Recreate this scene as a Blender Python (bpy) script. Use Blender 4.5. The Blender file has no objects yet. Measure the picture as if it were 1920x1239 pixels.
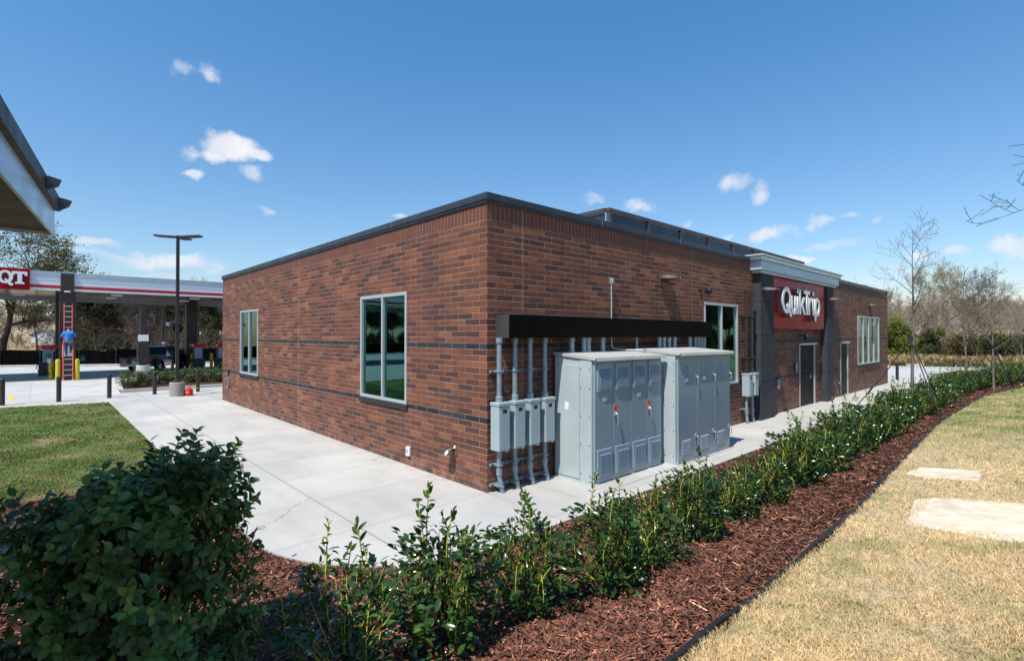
import bpy, math, random
import numpy as np
from mathutils import Vector, Matrix
R = math.radians
sc = bpy.context.scene
col = sc.collection

# ------------------------------------------------------------------ camera
CAM = Vector((-5.532, -6.593, 2.65))
YAW, PIT = R(47.198), R(0.4878)
cd = bpy.data.cameras.new('camera'); cam = bpy.data.objects.new('camera', cd); col.objects.link(cam)
cd.sensor_width = 36; cd.lens = 36 * 957.73 / 1920; cd.clip_end = 3000; cd.clip_start = .05
cam.location = CAM; cam.rotation_euler = (R(90) + PIT, 0, YAW - R(90))
sc.camera = cam
Fw = Vector((math.cos(YAW) * math.cos(PIT), math.sin(YAW) * math.cos(PIT), math.sin(PIT)))
Rt = Vector((math.sin(YAW), -math.cos(YAW), 0)); Up = Rt.cross(Fw)
def ray(px, py): return Fw + Rt * ((px - 960) / 957.73) + Up * ((619.5 - py) / 957.73)
def polar(px, depth):            # ground point in a bearing from where the photographer stood
    v = ray(px, 627.7); return (CAM.x + v.x * depth, CAM.y + v.y * depth)

# ------------------------------------------------------------------ sun, sky
SUN_TO = Vector((-.58, -.135, 1.0)).normalized()
EL = math.asin(SUN_TO.z)
sl = bpy.data.lights.new('sun', 'SUN'); sun = bpy.data.objects.new('sun', sl); col.objects.link(sun)
sl.energy = 5.0; sl.angle = R(.5); sl.color = (1, .94, .85)
sun.rotation_euler = SUN_TO.to_track_quat('Z', 'Y').to_euler()
sc.view_settings.view_transform = 'Standard'; sc.view_settings.look = 'None'
sc.view_settings.gamma = 1; sc.view_settings.use_curve_mapping = False
sc.view_settings.exposure = 0.3

class NT:
    def __init__(s, tree): s.t = tree; s.n = tree.nodes; s.l = tree.links
    def new(s, typ, **kw):
        n = s.n.new(typ)
        for k, v in kw.items(): setattr(n, k, v)
        return n
    def put(s, sock, v):
        if isinstance(v, bpy.types.NodeSocket): s.l.new(v, sock)
        elif v is not None: sock.default_value = v
    def m(s, op, a, b=None, c=None, clamp=False):
        n = s.n.new('ShaderNodeMath'); n.operation = op; n.use_clamp = clamp
        s.put(n.inputs[0], a); s.put(n.inputs[1], b)
        if c is not None: s.put(n.inputs[2], c)
        return n.outputs[0]
    def v(s, op, a, b=None, scale=None):
        n = s.n.new('ShaderNodeVectorMath'); n.operation = op
        s.put(n.inputs[0], a); s.put(n.inputs[1], b)
        if scale is not None: s.put(n.inputs['Scale'], scale)
        return n.outputs['Value'] if op in ('DOT_PRODUCT', 'LENGTH', 'DISTANCE') else n.outputs[0]
    def noise(s, vec, scale, detail=3, rough=.55, out='Fac'):
        n = s.n.new('ShaderNodeTexNoise'); n.inputs['Scale'].default_value = scale
        n.inputs['Detail'].default_value = detail; n.inputs['Roughness'].default_value = rough
        if vec is not None: s.l.new(vec, n.inputs['Vector'])
        return n.outputs[out]
    def ramp(s, fac, stops, interp='LINEAR'):
        n = s.n.new('ShaderNodeValToRGB'); n.color_ramp.interpolation = interp
        el = n.color_ramp.elements
        while len(el) < len(stops): el.new(.5)
        for e, (p, c) in zip(el, stops): e.position = p; e.color = (*c, 1) if len(c) == 3 else c
        s.put(n.inputs[0], fac); return n.outputs[0]
    def mix(s, fac, a, b, mode='MIX'):
        n = s.n.new('ShaderNodeMix'); n.data_type = 'RGBA'; n.blend_type = mode
        s.put(n.inputs[0], fac)
        for k, x in ((6, a), (7, b)):
            if isinstance(x, tuple) and len(x) == 3: x = (*x, 1)
            s.put(n.inputs[k], x)
        return n.outputs[2]
    def rng(s, v, a, b, c=0, d=1, smooth=False):
        n = s.n.new('ShaderNodeMapRange'); n.clamp = True
        if smooth: n.interpolation_type = 'SMOOTHSTEP'
        s.put(n.inputs[0], v)
        for i, x in enumerate((a, b, c, d)): n.inputs[i + 1].default_value = x
        return n.outputs[0]

w = bpy.data.worlds.new('World'); sc.world = w; w.use_nodes = True
N = NT(w.node_tree); N.n.clear()
out = N.new('ShaderNodeOutputWorld'); bg = N.new('ShaderNodeBackground'); bg.inputs[1].default_value = .105
sky = N.new('ShaderNodeTexSky'); sky.sky_type = 'NISHITA'; sky.sun_disc = False
sky.sun_elevation = EL; sky.sun_rotation = math.atan2(SUN_TO.x, SUN_TO.y)
sky.air_density = 1.15; sky.dust_density = .6; sky.ozone_density = 2.2; sky.altitude = 200
tc = N.new('ShaderNodeTexCoord'); D = tc.outputs['Generated']
# small fair-weather clouds, each at its own bearing and elevation in the sky
CL = [(436, 278, 58, 27, 1.35), (480, 290, 34, 13, 1.15), (400, 290, 34, 18, 1.0), (351, 287, 20, 14, .72), (360, 328, 20, 9, .7), (474, 326, 26, 13, .8),
      (338, 130, 24, 12, .55), (386, 132, 24, 14, .62), (500, 400, 22, 8, .62), (325, 492, 110, 17, .8), (230, 482, 40, 9, .55), (165, 452, 66, 9, .72),
      (1375, 340, 32, 19, .78), (1419, 363, 18, 22, .7), (1437, 444, 42, 14, .95), (1200, 388, 34, 17, .72), (1113, 379, 24, 15, .65),
      (1535, 415, 26, 12, .68), (1592, 400, 22, 9, .6), (1500, 482, 34, 8, .8), (1730, 478, 26, 9, .85), (1800, 470, 32, 9, .68),
      (1896, 462, 44, 18, .85), (741, 407, 15, 7, .7), (1365, 438, 16, 9, .6), (1292, 420, 16, 6, .5), (1650, 410, 14, 7, .4), (1640, 520, 60, 8, .4),
      (1560, 455, 70, 9, .5), (1480, 430, 30, 12, .5), (1840, 520, 60, 7, .45), (1260, 430, 40, 8, .4), (120, 470, 70, 10, .55), (300, 520, 60, 7, .5), (1700, 500, 50, 7, .45), (560, 470, 50, 7, .3), (2100, 430, 90, 30, .9), (2300, 300, 80, 40, .8), (-200, 380, 90, 40, .9), (-500, 300, 120, 50, .9)]
nz = N.noise(D, 16, 6, .62, 'Color')
wv = N.v('SCALE', N.v('SUBTRACT', nz, (.5, .5, .5)), None, .055)
Dw = N.v('ADD', D, wv)
mx = None
for (px, py, a, b, wt) in CL:
    c = ray(px, py).normalized(); r = c.cross(Vector((0, 0, 1))).normalized(); u = r.cross(c)
    k = 957.73 * (1 + ((px - 960) / 957.73) ** 2 * .5)
    df = N.v('SUBTRACT', Dw, tuple(c))
    x = N.m('MULTIPLY', N.v('DOT_PRODUCT', df, tuple(r)), k / a)
    y = N.m('MULTIPLY', N.v('DOT_PRODUCT', df, tuple(u)), 957.73 / b)
    rr = N.m('ADD', N.m('MULTIPLY', x, x), N.m('MULTIPLY', y, y))
    f = N.m('MULTIPLY', N.m('SUBTRACT', 1.0, rr), wt)
    mx = f if mx is None else N.m('MAXIMUM', mx, f)
n2 = N.noise(D, 30, 9, .68)
mask = N.rng(N.m('ADD', mx, N.m('MULTIPLY', N.m('SUBTRACT', n2, .5), 1.25)), .02, 1.15, 0, .97, True)
n3 = N.noise(D, 25, 3, .5)
ccol = N.mix(N.rng(n3, .35, .65), (6.0, 6.2, 7.0), (7.6, 7.6, 7.8))
sz = N.new('ShaderNodeSeparateXYZ'); N.l.new(D, sz.inputs[0])
skyc = N.mix(1.0, sky.outputs[0], N.ramp(sz.outputs[2], [(0, (1.12, 1.0, 1.06)), (.12, (.92, 1.07, 1.20)), (.5, (.58, 1.10, 1.36))]), 'MULTIPLY')
N.put(bg.inputs[0], N.mix(mask, skyc, ccol)); N.l.new(bg.outputs[0], out.inputs[0])

# ------------------------------------------------------------------ materials
MATS = {}
def mat(name, c, rough=.6, metal=0., var=.12, vs=3., bump=0., bs=60., spec=None, coat=0., c2=None, attr=None, trans=0., grime=0.):
    if name in MATS: return MATS[name]
    m = bpy.data.materials.new(name); m.use_nodes = True; N = NT(m.node_tree)
    b = N.n['Principled BSDF']; geo = N.new('ShaderNodeNewGeometry'); P = geo.outputs['Position']
    n = N.noise(P, vs, 4)
    c2 = c2 or tuple(x * (1 - var * 2) for x in c)
    colr = N.mix(N.rng(n, .35, .65), tuple(c), tuple(c2)) if (var or c2) else c
    if grime:
        g = N.noise(P, 1.1, 6, .7)
        colr = N.mix(N.m('MULTIPLY', N.rng(g, .48, .72), grime), colr, (.12, .10, .08))
    if attr:
        a = N.new('ShaderNodeAttribute', attribute_name='tint')
        colr = N.mix(1.0, colr, a.outputs['Color'], 'MULTIPLY')
    N.put(b.inputs['Base Color'], colr)
    N.put(b.inputs['Roughness'], N.rng(n, .3, .7, max(.02, rough - .06), min(1, rough + .06)))
    b.inputs['Metallic'].default_value = metal
    if spec is not None: b.inputs['Specular IOR Level'].default_value = spec
    if coat: b.inputs['Coat Weight'].default_value = coat
    if trans:
        tr = N.new('ShaderNodeBsdfTranslucent'); N.put(tr.inputs[0], N.mix(1.0, colr, (1.5, 1.7, .6), 'MULTIPLY'))
        ms = N.new('ShaderNodeMixShader'); ms.inputs[0].default_value = trans
        N.l.new(b.outputs[0], ms.inputs[1]); N.l.new(tr.outputs[0], ms.inputs[2])
        N.l.new(ms.outputs[0], N.n['Material Output'].inputs[0])
    if bump:
        bn = N.new('ShaderNodeBump'); bn.inputs['Strength'].default_value = bump; bn.inputs['Distance'].default_value = .01
        N.l.new(N.noise(P, bs, 4), bn.inputs['Height']); N.l.new(bn.outputs[0], b.inputs['Normal'])
    MATS[name] = m; return m

BH, BL = .1044, .40     # brick course height and brick length
def brick_mat():
    m = bpy.data.materials.new('brick'); m.use_nodes = True; N = NT(m.node_tree)
    b = N.n['Principled BSDF']; geo = N.new('ShaderNodeNewGeometry')
    sp = N.new('ShaderNodeSeparateXYZ'); N.l.new(geo.outputs['Position'], sp.inputs[0])
    sn = N.new('ShaderNodeSeparateXYZ'); N.l.new(geo.outputs['True Normal'], sn.inputs[0])
    X, Y, Z = sp.outputs
    isx = N.m('GREATER_THAN', N.m('ABSOLUTE', sn.outputs[0]), .5)
    U = N.m('ADD', N.m('MULTIPLY', isx, Y), N.m('MULTIPLY', N.m('SUBTRACT', 1, isx), N.m('ADD', X, N.m('MULTIPLY', Y, 1.0))))
    U = N.m('ADD', U, 40.0)
    sold = N.m('GREATER_THAN', Z, BH * 44)
    row = N.m('FLOOR', N.m('DIVIDE', Z, BH))
    off = N.m('MULTIPLY', N.m('MODULO', row, 2.0), .5)
    uu = N.m('ADD', N.m('DIVIDE', U, BL), off)
    us = N.m('DIVIDE', U, BH)
    def sel(a, c): return N.m('ADD', N.m('MULTIPLY', N.m('SUBTRACT', 1, sold), a), N.m('MULTIPLY', sold, c))
    uf = sel(N.m('MULTIPLY', N.m('FRACT', uu), BL), N.m('MULTIPLY', N.m('FRACT', us), BH))
    ul = sel(BL, BH)
    vf = sel(N.m('MULTIPLY', N.m('FRACT', N.m('DIVIDE', Z, BH)), BH), N.m('SUBTRACT', Z, BH * 44))
    vl = sel(BH, BL + .05)
    du = N.m('MINIMUM', uf, N.m('SUBTRACT', ul, uf)); dv = N.m('MINIMUM', vf, N.m('SUBTRACT', vl, vf))
    d = N.m('MINIMUM', du, dv)
    wob = N.noise(geo.outputs['Position'], 30, 3)
    d = N.m('ADD', d, N.m('MULTIPLY', N.m('SUBTRACT', wob, .5), .0035))
    joint = N.m('MINIMUM', N.m('ABSOLUTE', N.m('SUBTRACT', X, .84)), N.m('MINIMUM', N.m('ABSOLUTE', N.m('SUBTRACT', X, 7.0)), N.m('MINIMUM', N.m('ABSOLUTE', N.m('SUBTRACT', X, 21.5)), N.m('ABSOLUTE', N.m('SUBTRACT', Y, 8.5)))))
    d = N.m('MINIMUM', d, N.m('ADD', joint, -.002))
    brick = N.rng(d, .0035, .0075); cj = N.rng(joint, .004, .007, 1, 0)
    cx = N.new('ShaderNodeCombineXYZ')
    N.put(cx.inputs[0], sel(N.m('FLOOR', uu), N.m('FLOOR', us))); N.put(cx.inputs[1], sel(row, 99.0)); N.put(cx.inputs[2], isx)
    wn = N.new('ShaderNodeTexWhiteNoise'); wn.noise_dimensions = '3D'; N.l.new(cx.outputs[0], wn.inputs['Vector'])
    # 4 % neighbours shift the mix in batches
    batch = N.noise(geo.outputs['Position'], .8, 2)
    t = N.m('ADD', wn.outputs['Value'], N.m('MULTIPLY', N.m('SUBTRACT', batch, .5), .5), clamp=True)
    t = N.m('ADD', N.m('MULTIPLY', t, N.m('SUBTRACT', 1.0, N.m('MULTIPLY', sold, .75))), N.m('MULTIPLY', sold, .26))
    bc = N.ramp(t, [(0, (.074, .034, .029)), (.12, (.098, .041, .030)), (.3, (.136, .050, .031)), (.55, (.168, .060, .034)), (.78, (.195, .069, .036)), (.93, (.24, .090, .044)), (1, (.28, .11, .055))], 'LINEAR')
    grain = N.noise(geo.outputs['Position'], 90, 4, .7)
    bc = N.mix(1.0, bc, N.ramp(grain, [(.3, (.74, .72, .74)), (.7, (1.2, 1.2, 1.2))]), 'MULTIPLY')
    smear = N.noise(geo.outputs['Position'], 11, 5, .65)
    bc = N.mix(N.rng(smear, .48, .75, 0, .55), bc, (.095, .036, .026))
    blk = N.m('ADD', N.m('COMPARE', row, 11.0, .5), N.m('COMPARE', row, 23.0, .5), clamp=True)
    bc = N.mix(blk, bc, N.mix(N.m('MULTIPLY', wn.outputs['Value'], .8), (.020, .020, .024), (.045, .044, .05)))
    mc = N.mix(N.rng(N.noise(geo.outputs['Position'], 2.2, 4), .3, .7), (.36, .28, .23), (.17, .12, .10))
    c = N.mix(brick, mc, bc)
    eff = N.m('MULTIPLY', N.rng(Z, .02, .42, 1, 0), N.rng(N.noise(geo.outputs['Position'], 5, 6, .7), .46, .66))
    c = N.mix(N.m('MULTIPLY', eff, .4), c, (.42, .30, .25))
    c = N.mix(N.m('MULTIPLY', cj, .5), c, (.40, .34, .30))
    stn = N.rng(N.noise(N.v('MULTIPLY', geo.outputs['Position'], (1, 1, .25)), .9, 5, .65), .5, .75, 0, .30)
    c = N.mix(stn, c, (.07, .045, .04))
    spk = N.rng(N.noise(geo.outputs['Position'], 22, 2, .5), .76, .79)
    c = N.mix(N.m('MULTIPLY', spk, .5), c, (.5, .42, .36))
    N.put(b.inputs['Base Color'], c)
    b.inputs['Specular IOR Level'].default_value = .3
    N.put(b.inputs['Roughness'], N.m('ADD', N.m('MULTIPLY', N.m('SUBTRACT', 1, brick), .2), .68))
    bn = N.new('ShaderNodeBump'); bn.inputs['Strength'].default_value = .8; bn.inputs['Distance'].default_value = .006
    N.put(bn.inputs['Height'], N.m('ADD', N.m('ADD', brick, N.m('MULTIPLY', wn.outputs['Value'], .25)), N.m('MULTIPLY', grain, .35)))
    N.l.new(bn.outputs[0], b.inputs['Normal'])
    return m
M_brick = brick_mat()

def concrete_mat(name, base, jx, jy, dark=.45, extra=None, stain=.35):
    """jx, jy = (origin, spacing) of the tooled joints"""
    m = bpy.data.materials.new(name); m.use_nodes = True; N = NT(m.node_tree)
    b = N.n['Principled BSDF']; geo = N.new('ShaderNodeNewGeometry'); P = geo.outputs['Position']
    sp = N.new('ShaderNodeSeparateXYZ'); N.l.new(P, sp.inputs[0])
    def jd(s, o, g):
        f = N.m('FRACT', N.m('DIVIDE', N.m('SUBTRACT', s, o - 500 * g), g))
        return N.m('MULTIPLY', N.m('MINIMUM', f, N.m('SUBTRACT', 1, f)), g)
    d = N.m('MINIMUM', N.m('ADD', jd(sp.outputs[0], *jx), N.m('LESS_THAN', sp.outputs[0], -.3) if extra else 0.0), jd(sp.outputs[1], *jy))
    if extra: d = N.m('MINIMUM', d, N.m('SUBTRACT', N.m('ABSOLUTE', N.m('SUBTRACT', sp.outputs[0], extra)), .006))
    n1 = N.noise(P, .55, 5, .6); n2 = N.noise(P, 4.5, 6, .7); n3 = N.noise(P, 120, 3, .7)
    c = N.mix(N.rng(n1, .3, .7), tuple(x * 1.04 for x in base), tuple(x * .80 for x in base))
    sv = N.v('MULTIPLY', P, (1.0, .22, 1.0)); n4 = N.noise(sv, 1.6, 5, .65)
    c = N.mix(N.rng(n4, .5, .75, 0, stain), c, tuple(x * f for x, f in zip(base, (.74, .71, .66))))
    c = N.mix(N.rng(n2, .56, .76, 0, .34), c, tuple(x * .68 for x in base))
    if extra:      # splash dirt along the foot of the walls, and a few dark spots
        near_x = N.m('MULTIPLY', N.rng(sp.outputs[0], -.35, 0), N.m('GREATER_THAN', sp.outputs[1], -.05)); near_y = N.m('MULTIPLY', N.rng(sp.outputs[1], -.35, 0), N.m('GREATER_THAN', sp.outputs[0], -.05))
        dirt = N.m('MULTIPLY', N.m('MAXIMUM', near_x, near_y), N.rng(N.noise(P, 3.2, 6, .7), .38, .66, 0, .45))
        c = N.mix(dirt, c, (.26, .21, .17))
        c = N.mix(N.rng(N.noise(P, 7.5, 2, .5), .735, .75, 0, .4), c, (.2, .19, .17))
        vo = N.new('ShaderNodeTexVoronoi', feature='DISTANCE_TO_EDGE'); vo.inputs['Scale'].default_value = .16
        N.l.new(N.v('ADD', P, N.v('SCALE', N.noise(P, 1.2, 5, .6, 'Color'), None, .9)), vo.inputs['Vector'])
        c = N.mix(N.m('MULTIPLY', N.rng(vo.outputs['Distance'], .0008, .0022, 1, 0), N.rng(n1, .5, .56)), c, (.22, .21, .19))
    # slab to slab tone
    cx = N.new('ShaderNodeCombineXYZ')
    N.put(cx.inputs[0], N.m('FLOOR', N.m('DIVIDE', N.m('SUBTRACT', sp.outputs[0], jx[0]), jx[1])))
    N.put(cx.inputs[1], N.m('FLOOR', N.m('DIVIDE', N.m('SUBTRACT', sp.outputs[1], jy[0]), jy[1])))
    wn = N.new('ShaderNodeTexWhiteNoise'); N.l.new(cx.outputs[0], wn.inputs['Vector'])
    c = N.mix(1.0, c, N.ramp(wn.outputs['Value'], [(0, (.93, .93, .93)), (1, (1.03, 1.02, 1.0))]), 'MULTIPLY')
    c = N.mix(1.0, c, N.ramp(n3, [(.3, (.93, .93, .93)), (.7, (1.05, 1.05, 1.05))]), 'MULTIPLY')
    j = N.rng(d, .002, .008)
    c = N.mix(j, tuple(x * dark for x in base), c)
    c = N.mix(N.rng(d, .0, .05, .12, 0), c, tuple(x * .6 for x in base))
    N.put(b.inputs['Base Color'], c); b.inputs['Roughness'].default_value = .85; b.inputs['Specular IOR Level'].default_value = .3
    bn = N.new('ShaderNodeBump'); bn.inputs['Strength'].default_value = .4; bn.inputs['Distance'].default_value = .01
    N.put(bn.inputs['Height'], N.m('ADD', j, N.m('MULTIPLY', n3, .15))); N.l.new(bn.outputs[0], b.inputs['Normal'])
    MATS[name] = m; return m

def ground_mat(name, pal, s1=1.3, s2=9, bump=.6, attr=False, gfac=None, rough=.95, trans=0.):
    """pal = (a, b, c, d): two main tones, a patch tone, a fleck tone"""
    m = bpy.data.materials.new(name); m.use_nodes = True; N = NT(m.node_tree)
    b = N.n['Principled BSDF']; geo = N.new('ShaderNodeNewGeometry'); P = geo.outputs['Position']
    n1 = N.noise(P, s1, 5, .6); n2 = N.noise(P, s2, 5, .7); n3 = N.noise(P, .33, 4, .6)
    c = N.mix(N.rng(n2, .3, .7), pal[0], pal[1])
    f = N.rng(n1, .5, .68)
    if gfac == 'east':       # greener away to the east
        sp = N.new('ShaderNodeSeparateXYZ'); N.l.new(P, sp.inputs[0])
        g = N.rng(N.m('ADD', sp.outputs[0], N.m('MULTIPLY', N.m('SUBTRACT', n3, .5), 9)), 5.5, 12)
        f = N.m('MAXIMUM', N.m('MULTIPLY', f, .6), N.m('MULTIPLY', g, N.rng(n1, .32, .62, .25, .95)))
    c = N.mix(f, c, pal[2])
    c = N.mix(N.rng(N.noise(P, s2 * 3, 4, .7), .6, .75, 0, .6), c, pal[3])
    if attr:
        a = N.new('ShaderNodeAttribute', attribute_name='tint'); c = N.mix(1.0, c, a.outputs['Color'], 'MULTIPLY')
    N.put(b.inputs['Base Color'], c); b.inputs['Roughness'].default_value = rough; b.inputs['Specular IOR Level'].default_value = .2
    if trans:
        tr = N.new('ShaderNodeBsdfTranslucent'); N.put(tr.inputs[0], c)
        ms = N.new('ShaderNodeMixShader'); ms.inputs[0].default_value = trans
        N.l.new(b.outputs[0], ms.inputs[1]); N.l.new(tr.outputs[0], ms.inputs[2]); N.l.new(ms.outputs[0], N.n['Material Output'].inputs[0])
    if bump:
        bn = N.new('ShaderNodeBump'); bn.inputs['Strength'].default_value = bump; bn.inputs['Distance'].default_value = .03
        N.l.new(N.noise(P, s2 * 6, 5, .7), bn.inputs['Height']); N.l.new(bn.outputs[0], b.inputs['Normal'])
    MATS[name] = m; return m

TAN = ((.56, .46, .30), (.38, .29, .18), (.17, .20, .06), (.24, .16, .08))
GRN = ((.082, .125, .030), (.115, .145, .042), (.24, .19, .10), (.045, .065, .02))
M_lawn_dry = ground_mat('dry_lawn', TAN, gfac='east')
M_blade_dry = ground_mat('dry_blades', ((.88, .69, .42), (.66, .50, .29), (.24, .28, .09), (.36, .25, .14)), gfac='east', attr=True, bump=0, trans=.25)
M_lawn_green = ground_mat('green_lawn', GRN, s1=.8)
M_blade_green = ground_mat('green_blades', ((.110, .165, .036), (.15, .185, .052), (.32, .27, .14), (.065, .09, .028)), s1=.8, attr=True, bump=0, trans=.25)
M_mulch = ground_mat('mulch', ((.060, .026, .018), (.095, .040, .027), (.045, .02, .015), (.14, .07, .05)), s1=2, s2=30, bump=1.0)
M_chip = mat('mulch_chips', (.175, .066, .038), .85, var=.2, vs=9, attr=True)
M_field = ground_mat('dry_field', ((.36, .25, .14), (.27, .17, .09), (.20, .19, .07), (.16, .09, .05)), s1=.08, s2=1.2, bump=.4)
M_walk = concrete_mat('walk_concrete', (.47, .46, .44), (0, 1.55), (0, 1.52), .55, extra=-2.27, stain=.6)
M_park = concrete_mat('parking_concrete', (.47, .47, .465), (-1.2, 4.6), (19.2, 4.6), .6)
M_kerb = mat('kerb_concrete', (.48, .47, .44), .85, var=.08, vs=1.5, bump=.2, grime=.15)
M_base = mat('cast_concrete', (.36, .34, .305), .9, var=.12, vs=4, bump=.4, grime=.35)
M_slab = mat('pale_stepping_slab', (.68, .60, .47), .9, var=.18, vs=6, bump=.7, bs=40, c2=(.55, .46, .33), grime=.35)
M_alu = mat('light_aluminium', (.62, .66, .68), .38, .55, var=.04)
M_coping = mat('dark_slate_coping', (.055, .062, .075), .42, .35, var=.12, vs=2)
M_bronze = mat('dark_bronze_metal', (.045, .035, .03), .45, .25, var=.12)
M_bolt = mat('dark_plum_bollard', (.032, .024, .026), .45, 0, var=.1)
M_awn = mat('black_bronze_hood', (.006, .0055, .005), .7, .0, var=.15, spec=.05)
M_awn_end = mat('hood_end', (.05, .046, .045), .6)
M_rail = mat('brown_screen_rail', (.085, .062, .056), .5, .1, var=.1)
M_screen = mat('blue_grey_screen', (.035, .055, .085), .45, .3, var=.1)
M_roofm = mat('roof_membrane', (.35, .34, .32), .9)
M_cab = mat('grey_cabinet_paint', (.42, .49, .50), .42, 0, var=.06, vs=1.2, bump=.03, bs=25, grime=.12)
M_cab_shade = mat('shaded_cabinet_door', (.28, .36, .41), .36, .2, var=.05, vs=1.2, bump=.03, bs=25)  # cabinet grey made darker and bluer: front-face shade painted into the doors
M_galv = mat('galvanised_steel', (.27, .35, .41), .42, .3, var=.12, vs=12)
M_box = mat('pale_grey_box_paint', (.34, .41, .43), .42, 0, var=.04)
M_dark = mat('black_slot', (.008, .008, .009), .8, var=0)
M_rubber = mat('black_rubber', (.014, .014, .015), .75)
M_pier = mat('charcoal_stucco', (.036, .039, .046), .85, var=.12, vs=3, bump=.5, bs=90)
M_corn = mat('blue_grey_cornice', (.44, .56, .66), .38, .25, var=.04)
M_red = mat('glossy_red_panel', (.38, .002, .012), .3, 0, var=.03, spec=.12)
M_white = mat('white_acrylic', (.78, .79, .80), .4, 0, var=.02)
M_ret = mat('grey_letter_side', (.16, .16, .17), .4, .3)
M_navy = mat('dark_letter_shadow', (.01, .03, .045), .5)
M_door = mat('bronze_door', (.020, .017, .013), .6, 0, var=.15, vs=2, spec=.2)
M_steel = mat('polished_steel', (.62, .60, .56), .12, 1.0, var=.03)
M_brass = mat('brassy_steel', (.52, .44, .31), .22, 1.0, var=.05)
M_bs = mat('black_sill_brick', (.026, .026, .030), .6, bump=.3)
M_orange = mat('orange_sticker', (.75, .07, .015), .5, var=.02)
M_green_s = mat('green_tab', (.02, .28, .08), .5, var=.02)
M_yel = mat('yellow_paint', (.66, .50, .02), .5, var=.06)
M_ylw_line = mat('yellow_road_paint', (.72, .50, .04), .8, var=.1, vs=12)
M_gas = mat('red_can_paint', (.52, .012, .014), .3, 0, var=.04)
M_lad = mat('red_fibreglass', (.66, .11, .10), .45, var=.04)
M_silver = mat('ladder_aluminium', (.6, .62, .64), .35, .7, var=.03)
M_can_w = mat('canopy_white_metal', (.70, .76, .82), .4, .1, var=.03, vs=1)
M_can_r = mat('canopy_red_band', (.45, .008, .02), .35, var=.02)
M_soff = mat('mirror_soffit', (.42, .43, .43), .13, .9, var=.05, vs=1)
M_colb = mat('dark_brown_column', (.042, .027, .023), .4, 0, var=.1, vs=2)
M_truck = mat('black_truck_paint', (.010, .014, .022), .14, .2, var=.02, coat=1)
M_tail = mat('red_tail_light', (.45, .02, .02), .2)
M_teal = mat('green_cone', (.02, .13, .09), .6)
M_hood = mat('blue_hoodie', (.02, .22, .62), .85, bump=.4)
M_jean = mat('blue_jeans', (.022, .055, .14), .9, bump=.4)
M_skin = mat('skin', (.42, .24, .16), .55)
M_hair = mat('dark_hair', (.02, .014, .01), .7)
M_shoe = mat('tan_boot', (.10, .06, .035), .7)
M_edge = mat('black_plastic_edging', (.018, .018, .017), .5, var=.2, vs=8)
M_leaf = mat('holly_leaf', (.036, .094, .018), .24, 0, var=.2, vs=6, spec=.55, attr=True, trans=.14)
M_leafb = mat('broad_holly_leaf', (.11, .20, .05), .42, 0, var=.2, vs=6, spec=.35, attr=True, trans=.10)
M_stem = mat('yellow_green_stem', (.50, .47, .05), .55, var=.1)
M_wood = mat('woody_stem', (.11, .085, .06), .9)
M_bark = mat('grey_bark', (.19, .165, .135), .95, var=.25, vs=4, bump=.6, bs=30)
M_barkd = mat('dark_bark', (.055, .042, .034), .95, var=.25, vs=4)
M_barkt = mat('tan_twigs', (.26, .205, .155), .95, var=.2, vs=.3)
M_pine = mat('pine_needles', (.030, .045, .018), .8, var=.25, vs=.7, attr=True, trans=.15)
M_budd = mat('spring_buds', (.36, .41, .10), .8, var=.25, vs=.5, attr=True, trans=.3)
M_cedar = mat('cedar_foliage', (.07, .088, .028), .85, var=.25, vs=.9, attr=True, trans=.15)
M_lime = mat('lime_foliage', (.17, .21, .028), .7, var=.25, vs=.9, attr=True, trans=.3)
M_fab = mat('black_silt_fabric', (.004, .004, .0045), 1, var=.3, vs=2, spec=.05)
M_house = mat('pale_siding', (.50, .56, .60), .8)
M_hroof = mat('grey_shingles', (.17, .15, .14), .9)

def glass_mat(name, refl, base):
    m = bpy.data.materials.new(name); m.use_nodes = True; N = NT(m.node_tree); b = N.n['Principled BSDF']
    b.inputs['Base Color'].default_value = (*refl, 1); b.inputs['Metallic'].default_value = 1; b.inputs['Roughness'].default_value = .015
    geo = N.new('ShaderNodeNewGeometry'); bn = N.new('ShaderNodeBump'); bn.inputs['Strength'].default_value = .05; bn.inputs['Distance'].default_value = .02
    N.l.new(N.noise(geo.outputs['Position'], 1.6, 1), bn.inputs['Height']); N.l.new(bn.outputs[0], b.inputs['Normal'])
    tr = N.new('ShaderNodeBsdfTransparent'); tr.inputs[0].default_value = (*base, 1)
    ms = N.new('ShaderNodeMixShader'); ms.inputs[0].default_value = .35
    N.l.new(b.outputs[0], ms.inputs[1]); N.l.new(tr.outputs[0], ms.inputs[2]); N.l.new(ms.outputs[0], N.n['Material Output'].inputs[0])
    return m
M_glass = glass_mat('tinted_teal_glass', (.10, .28, .265), (.25, .4, .36))
M_inter = mat('dark_interior', (.03, .028, .026), .9)

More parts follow.
